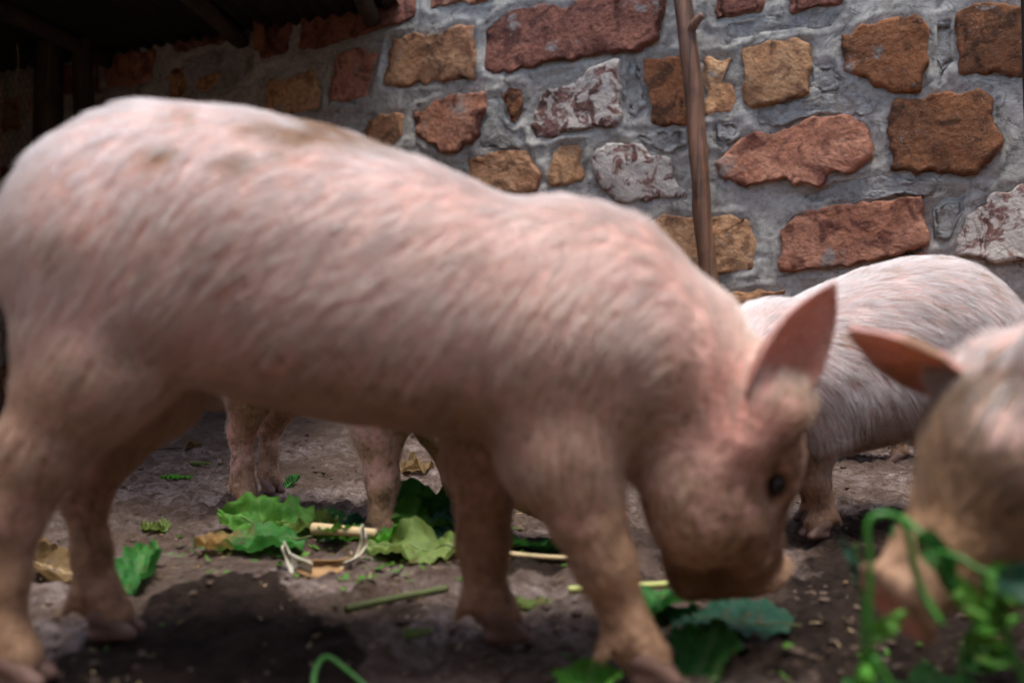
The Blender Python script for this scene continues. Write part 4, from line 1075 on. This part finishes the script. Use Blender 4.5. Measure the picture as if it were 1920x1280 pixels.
leaf('fodder_leaf', 'small dark leaf standing right of the hidden pig\'s hind legs', 'leaf_dark', G(548, 908), math.radians(60), .055, .016, .008, .6, .2, pitch=.7, seed=20, rib=False)
leaf('fodder_leaf', 'olive scrap of leaf on the mud in front of the hind legs', 'leaf_pale', G(293, 984), math.radians(10), .055, .024, .014, .4, .6, seed=21, rib=False)
leaf('dry_leaf', 'tattered brown leaf on the mud behind the hidden pig\'s foreleg', 'leaf_dry', G(778, 884), math.radians(8), .10, .045, .03, .4, .8, seed=22, rib=False, lift=.006, group='dry leaves on the ground')
leaf('fodder_leaf', 'thin yellow green sliver high on the mud near the hind legs', 'leaf_pale', G(376, 871), math.radians(-8), .06, .009, .005, .3, .1, seed=23, rib=False)
leaf('dry_leaf', 'small curled brown leaf farthest back under the belly', 'leaf_dry', G(362, 845), math.radians(30), .05, .02, .02, .8, .5, seed=24, rib=False, pitch=.3, group='dry leaves on the ground')
leaf('fodder_leaf', 'olive scrap of leaf on the mud between the forefeet', 'leaf_pale', G(1000, 1132), math.radians(10), .05, .014, .006, .3, .4, seed=25, rib=False)
leaf('fodder_leaf', 'tiny olive scrap of leaf below the diagonal stalk', 'leaf_pale', G(785, 1186), math.radians(20), .04, .011, .006, .3, .4, seed=26, rib=False)
stalk('cream_stalk', 'thick cream coloured peeled stalk lying across the leaf pile', 'stalk_pale', [G(588, 1030) + [0, 0, .02], G(640, 1036) + [0, 0, .016], G(705, 1040) + [0, 0, .008]], .0105, .008)
stalk('olive_stalk', 'long olive stalk lying diagonally on the mud below the pile', 'stem_olive', [G(648, 1142), G(735, 1124), G(838, 1104)], .0062, .0045)
stalk('dry_stick', 'thin brown stick lying behind the near foreleg of the front pig', 'stalk_pale', [G(950, 1056), G(1010, 1060), G(1075, 1062)], .005, .004)
stalk('yellow_stalk', 'pale yellow stalk passing behind the front pig\'s near foreleg', 'stem_yellow', [G(1066, 1112) + [0, 0, .004], G(1160, 1112) + [0, 0, .006], G(1256, 1116) + [0, 0, .012]], .0062, .0055)
stalk('grass_stem', 'bright green bent grass blade at the bottom edge below the dark mud', 'stem_green', [G(588, 1300), G(590, 1285) + [0, 0, .022], G(612, 1278) + [0, 0, .034], G(650, 1285) + [0, 0, .022], G(695, 1296) + [0, 0, .004]], .0036, .002)
stalk('green_twig', 'thin green twig left of the leaf pile on the grey mud', 'stem_olive', [G(372, 1000), G(395, 1005) + [0, 0, .008], G(425, 1003)], .003, .002)
stalk('brown_twig', 'short dark twig on the mud at the far left under the belly', 'post', [G(235, 852), G(275, 850) + [0, 0, .008], G(340, 846)], .006, .003)


def husk():
    root = empty('torn_husk', tuple(G(600, 1075))); tag(root, 'torn white and brown husk with two pointed ends on the mud', 'husk'); o_ = np.array(root.location)
    def ribbon(name, pts, wid, mat, up):
        P = spline(pts, 22); nv = 7; V = []; up = np.asarray(up, float)
        for i, p in enumerate(P):
            t = i / 21; w_ = np.interp(t, np.linspace(0, 1, len(wid)), wid)
            for j in range(nv):
                q = -1 + 2 * j / (nv - 1); V.append(p + up * w_ * q + np.array([0, .012 * (1 - q * q) + .004 * mnoise.noise(Vector((t * 5, q, 2))), 0]))
        V = np.array(V); idx = np.arange(22 * nv).reshape(22, nv); F = np.stack([idx[:-1, :-1], idx[1:, :-1], idx[1:, 1:], idx[:-1, 1:]], -1).reshape(-1, 4)
        o = mesh_obj(name, V - o_, F, M[mat], root); m = o.modifiers.new('thick', 'SOLIDIFY'); m.thickness = .0018
    Y = 1.58
    ribbon('husk_end', [at(530, 1020, Y), at(540, 1045, Y), at(552, 1062, Y - .02), at(580, 1078, Y - .04)], [.004, .007, .016, .018], 'husk', (.2, 0, 1))
    ribbon('husk_blade', [at(556, 1062, Y - .02), at(590, 1066, Y - .03), at(630, 1062, Y - .01), at(660, 1052, Y + .02)], [.006, .014, .011, .006], 'husk_brown', (0, .6, .8))
    ribbon('husk_end', [at(640, 1060, Y), at(664, 1050, Y + .01), at(678, 1030, Y + .02), at(681, 1008, Y + .02), at(678, 985, Y + .02)], [.005, .012, .014, .007, .003], 'husk', (.75, 0, .65))


husk()

def scraps(name, label, cat, n, mats, wid, lng, spread):
    r = np.random.default_rng(91 + n)
    V, F, k = [], [], 0
    for _ in range(n):
        if r.random() < spread[2]: c = gnd(*(np.array(spread[0]) + r.normal(0, 1, 2) * np.array(spread[1])))[:2] if True else None
        else: c = np.array([r.uniform(-.55, .5), 0]); yy = 1.05 + 2.6 * r.random() ** 1.3; c = np.array([c[0] * yy, yy])
        if not (.95 < c[1] < 3.6): continue
        L, W_ = lng * r.uniform(.4, 1.3), wid * r.uniform(.5, 1.4); a = r.uniform(0, 6.28); d = np.array([math.cos(a), math.sin(a)]); q = np.array([-d[1], d[0]]); z0 = float(ground_h(*c)) + .003
        b1, b2 = r.normal(0, .25, 2)
        for t in (0, .5, 1):
            for e in (-1, 1):
                w_ = W_ * (.35 + .65 * math.sin(math.pi * (.15 + .7 * t))) * r.uniform(.6, 1.2); p = c + d * L * (t - .5) + q * e * w_; V.append((p[0], p[1], z0 + L * abs(b1) * t * t + abs(b2) * w_ * (e + 1) * .5 + .002))
        F += [(k, k + 2, k + 3, k + 1), (k + 2, k + 4, k + 5, k + 3)]; k += 6
    o = mesh_obj(name, np.array(V), F, mats, None, True); tag(o, label, cat, kind='stuff')
    for nm in ('vein', 'tip'): o.data.attributes.new(nm, 'FLOAT', 'POINT')


scraps('leaf_scraps', 'tiny shredded green leaf scraps strewn around the leaf pile', 'leaf scraps', 220, M['leaf'], .004, .016, ((640, 1040), (170, 35), .75))
scraps('chaff', 'tiny yellowish bits of chaff strewn over the mud', 'chaff', 420, M['stalk_pale'], .0009, .012, ((700, 1080), (260, 70), .35))
scraps('dung_flakes', 'tiny dark flakes of dry leaf and dung on the mud', 'flakes', 500, M['leaf_dry'], .003, .009, ((700, 1000), (300, 70), .35))

# --- the bunch of stems the right pig is chewing
def bunch():
    D = .86
    def sprig(label, pts, r0, r1, leaves, mat='stem_green', n=30):
        P = spline([at(*p) for p in pts], n); root = empty('green_sprig', tuple(P[0])); tag(root, label, 'green stem', 'green stems at the muddy pig\'s mouth'); o_ = np.array(root.location)
        v, f = tube(P, np.linspace(r0, r1, n) * .68, 9, True, .1, 2); mesh_obj('stem', v - o_, f, M[mat], root)
        for (px, py, Y, ang, L, W, mt, sd) in leaves:
            b = at(px, py, Y) - o_; d = np.array([math.cos(ang), -.25, math.sin(ang)]); d = unit(d); s_ = unit(np.cross(d, [0, -1, .35])); nn = np.cross(s_, d); nu, nv = 16, 9; V = []; ve = []
            for i in range(nu):
                u = i / (nu - 1); w_ = .72 * W * math.sin(math.pi * min(1, .08 + .92 * u) ** .8) ** .8 + .001
                for j in range(nv):
                    q = -1 + 2 * j / (nv - 1); V.append(b + d * u * L + s_ * q * w_ * (1 + .25 * mnoise.noise(Vector((u * 6, q * 2, sd)))) + nn * (w_ * .5 * q * q - .25 * L * u * u + .012 * mnoise.noise(Vector((u * 3, q * 2, sd + 4))))); ve.append(.8 * math.exp(-(q * w_ / .002) ** 2))
            idx = np.arange(nu * nv).reshape(nu, nv); F = np.stack([idx[:-1, :-1], idx[1:, :-1], idx[1:, 1:], idx[:-1, 1:]], -1).reshape(-1, 4)
            lo = mesh_obj('leaf', np.array(V), F, M[mt], root)
            for nm, ar in (('vein', np.array(ve)), ('tip', np.zeros(nu * nv))):
                a_ = lo.data.attributes.new(nm, 'FLOAT', 'POINT'); a_.data.foreach_set('value', ar.astype(np.float32))
    sprig('tall bent green stem looping in front of the muddy snout', [(1648, 1420, D), (1634, 1270, D), (1630, 1160, D), (1632, 1060, D), (1626, 995, D), (1640, 966, D), (1680, 968, D), (1702, 1000, D), (1716, 1070, D), (1738, 1125, D - .01), (1768, 1172, D - .02)], .0042, .0046,
          [(1634, 1190, D, .7, .035, .010, 'leaf', 3), (1634, 1215, D, -1.9, .05, .008, 'leaf_bright', 5)])
    sprig('green stem reaching right from the loop across the muddy cheek', [(1690, 968, D + .03), (1728, 1000, D + .01), (1750, 1030, D), (1800, 1045, D - .02), (1850, 1072, D - .03), (1960, 1078, D - .03)], .004, .003,
          [(1725, 1000, D, -1.0, .06, .016, 'leaf_dark', 7), (1770, 1075, D, -.9, .05, .013, 'leaf', 8), (1850, 1072, D - .03, -.5, .075, .022, 'leaf', 9), (1870, 1085, D - .04, -.1, .06, .020, 'leaf_teal', 10), (1852, 1080, D - .03, -1.3, .04, .016, 'leaf', 11)])
    sprig('green stem hanging below the leaf cluster at the right edge', [(1868, 1090, D - .03), (1880, 1160, D - .03), (1898, 1225, D - .03), (1915, 1262, D - .03), (1950, 1400, D - .03)], .0048, .0045, [(1880, 1165, D - .03, 2.6, .045, .012, 'leaf', 13)])
    sprig('short sprig of small leaves low down under the muddy snout', [(1790, 1400, D), (1800, 1260, D), (1812, 1190, D), (1850, 1170, D - .02)], .003, .002, [(1812, 1200, D, -.4, .045, .016, 'leaf', 14), (1805, 1240, D, .2, .04, .014, 'leaf_dark', 15), (1825, 1180, D, .35, .04, .008, 'leaf_bright', 16)])
    sprig('light green cut stalk leaning at the foot of the tall loop', [(1640, 1232, D - .04), (1656, 1262, D - .04), (1672, 1292, D - .04), (1720, 1400, D - .04)], .0048, .0048, [], 'stem_green', 12)
    sprig('thin grey green stems rising behind the tall loop', [(1610, 1360, D + .1), (1618, 1150, D + .1), (1610, 1080, D + .1), (1604, 1020, D + .1)], .003, .002, [(1612, 1100, D + .1, 1.9, .05, .006, 'leaf_teal', 18), (1650, 1120, D + .1, 1.4, .07, .007, 'leaf_dark', 19)])
    leaf('fodder_leaf', 'dark leaf flat on the ground under the chewed stems', 'leaf_dark', at(1790, 1300, .98)[:2], .4, .20, .07, .02, .3, .3, seed=41, lift=.004)


bunch()
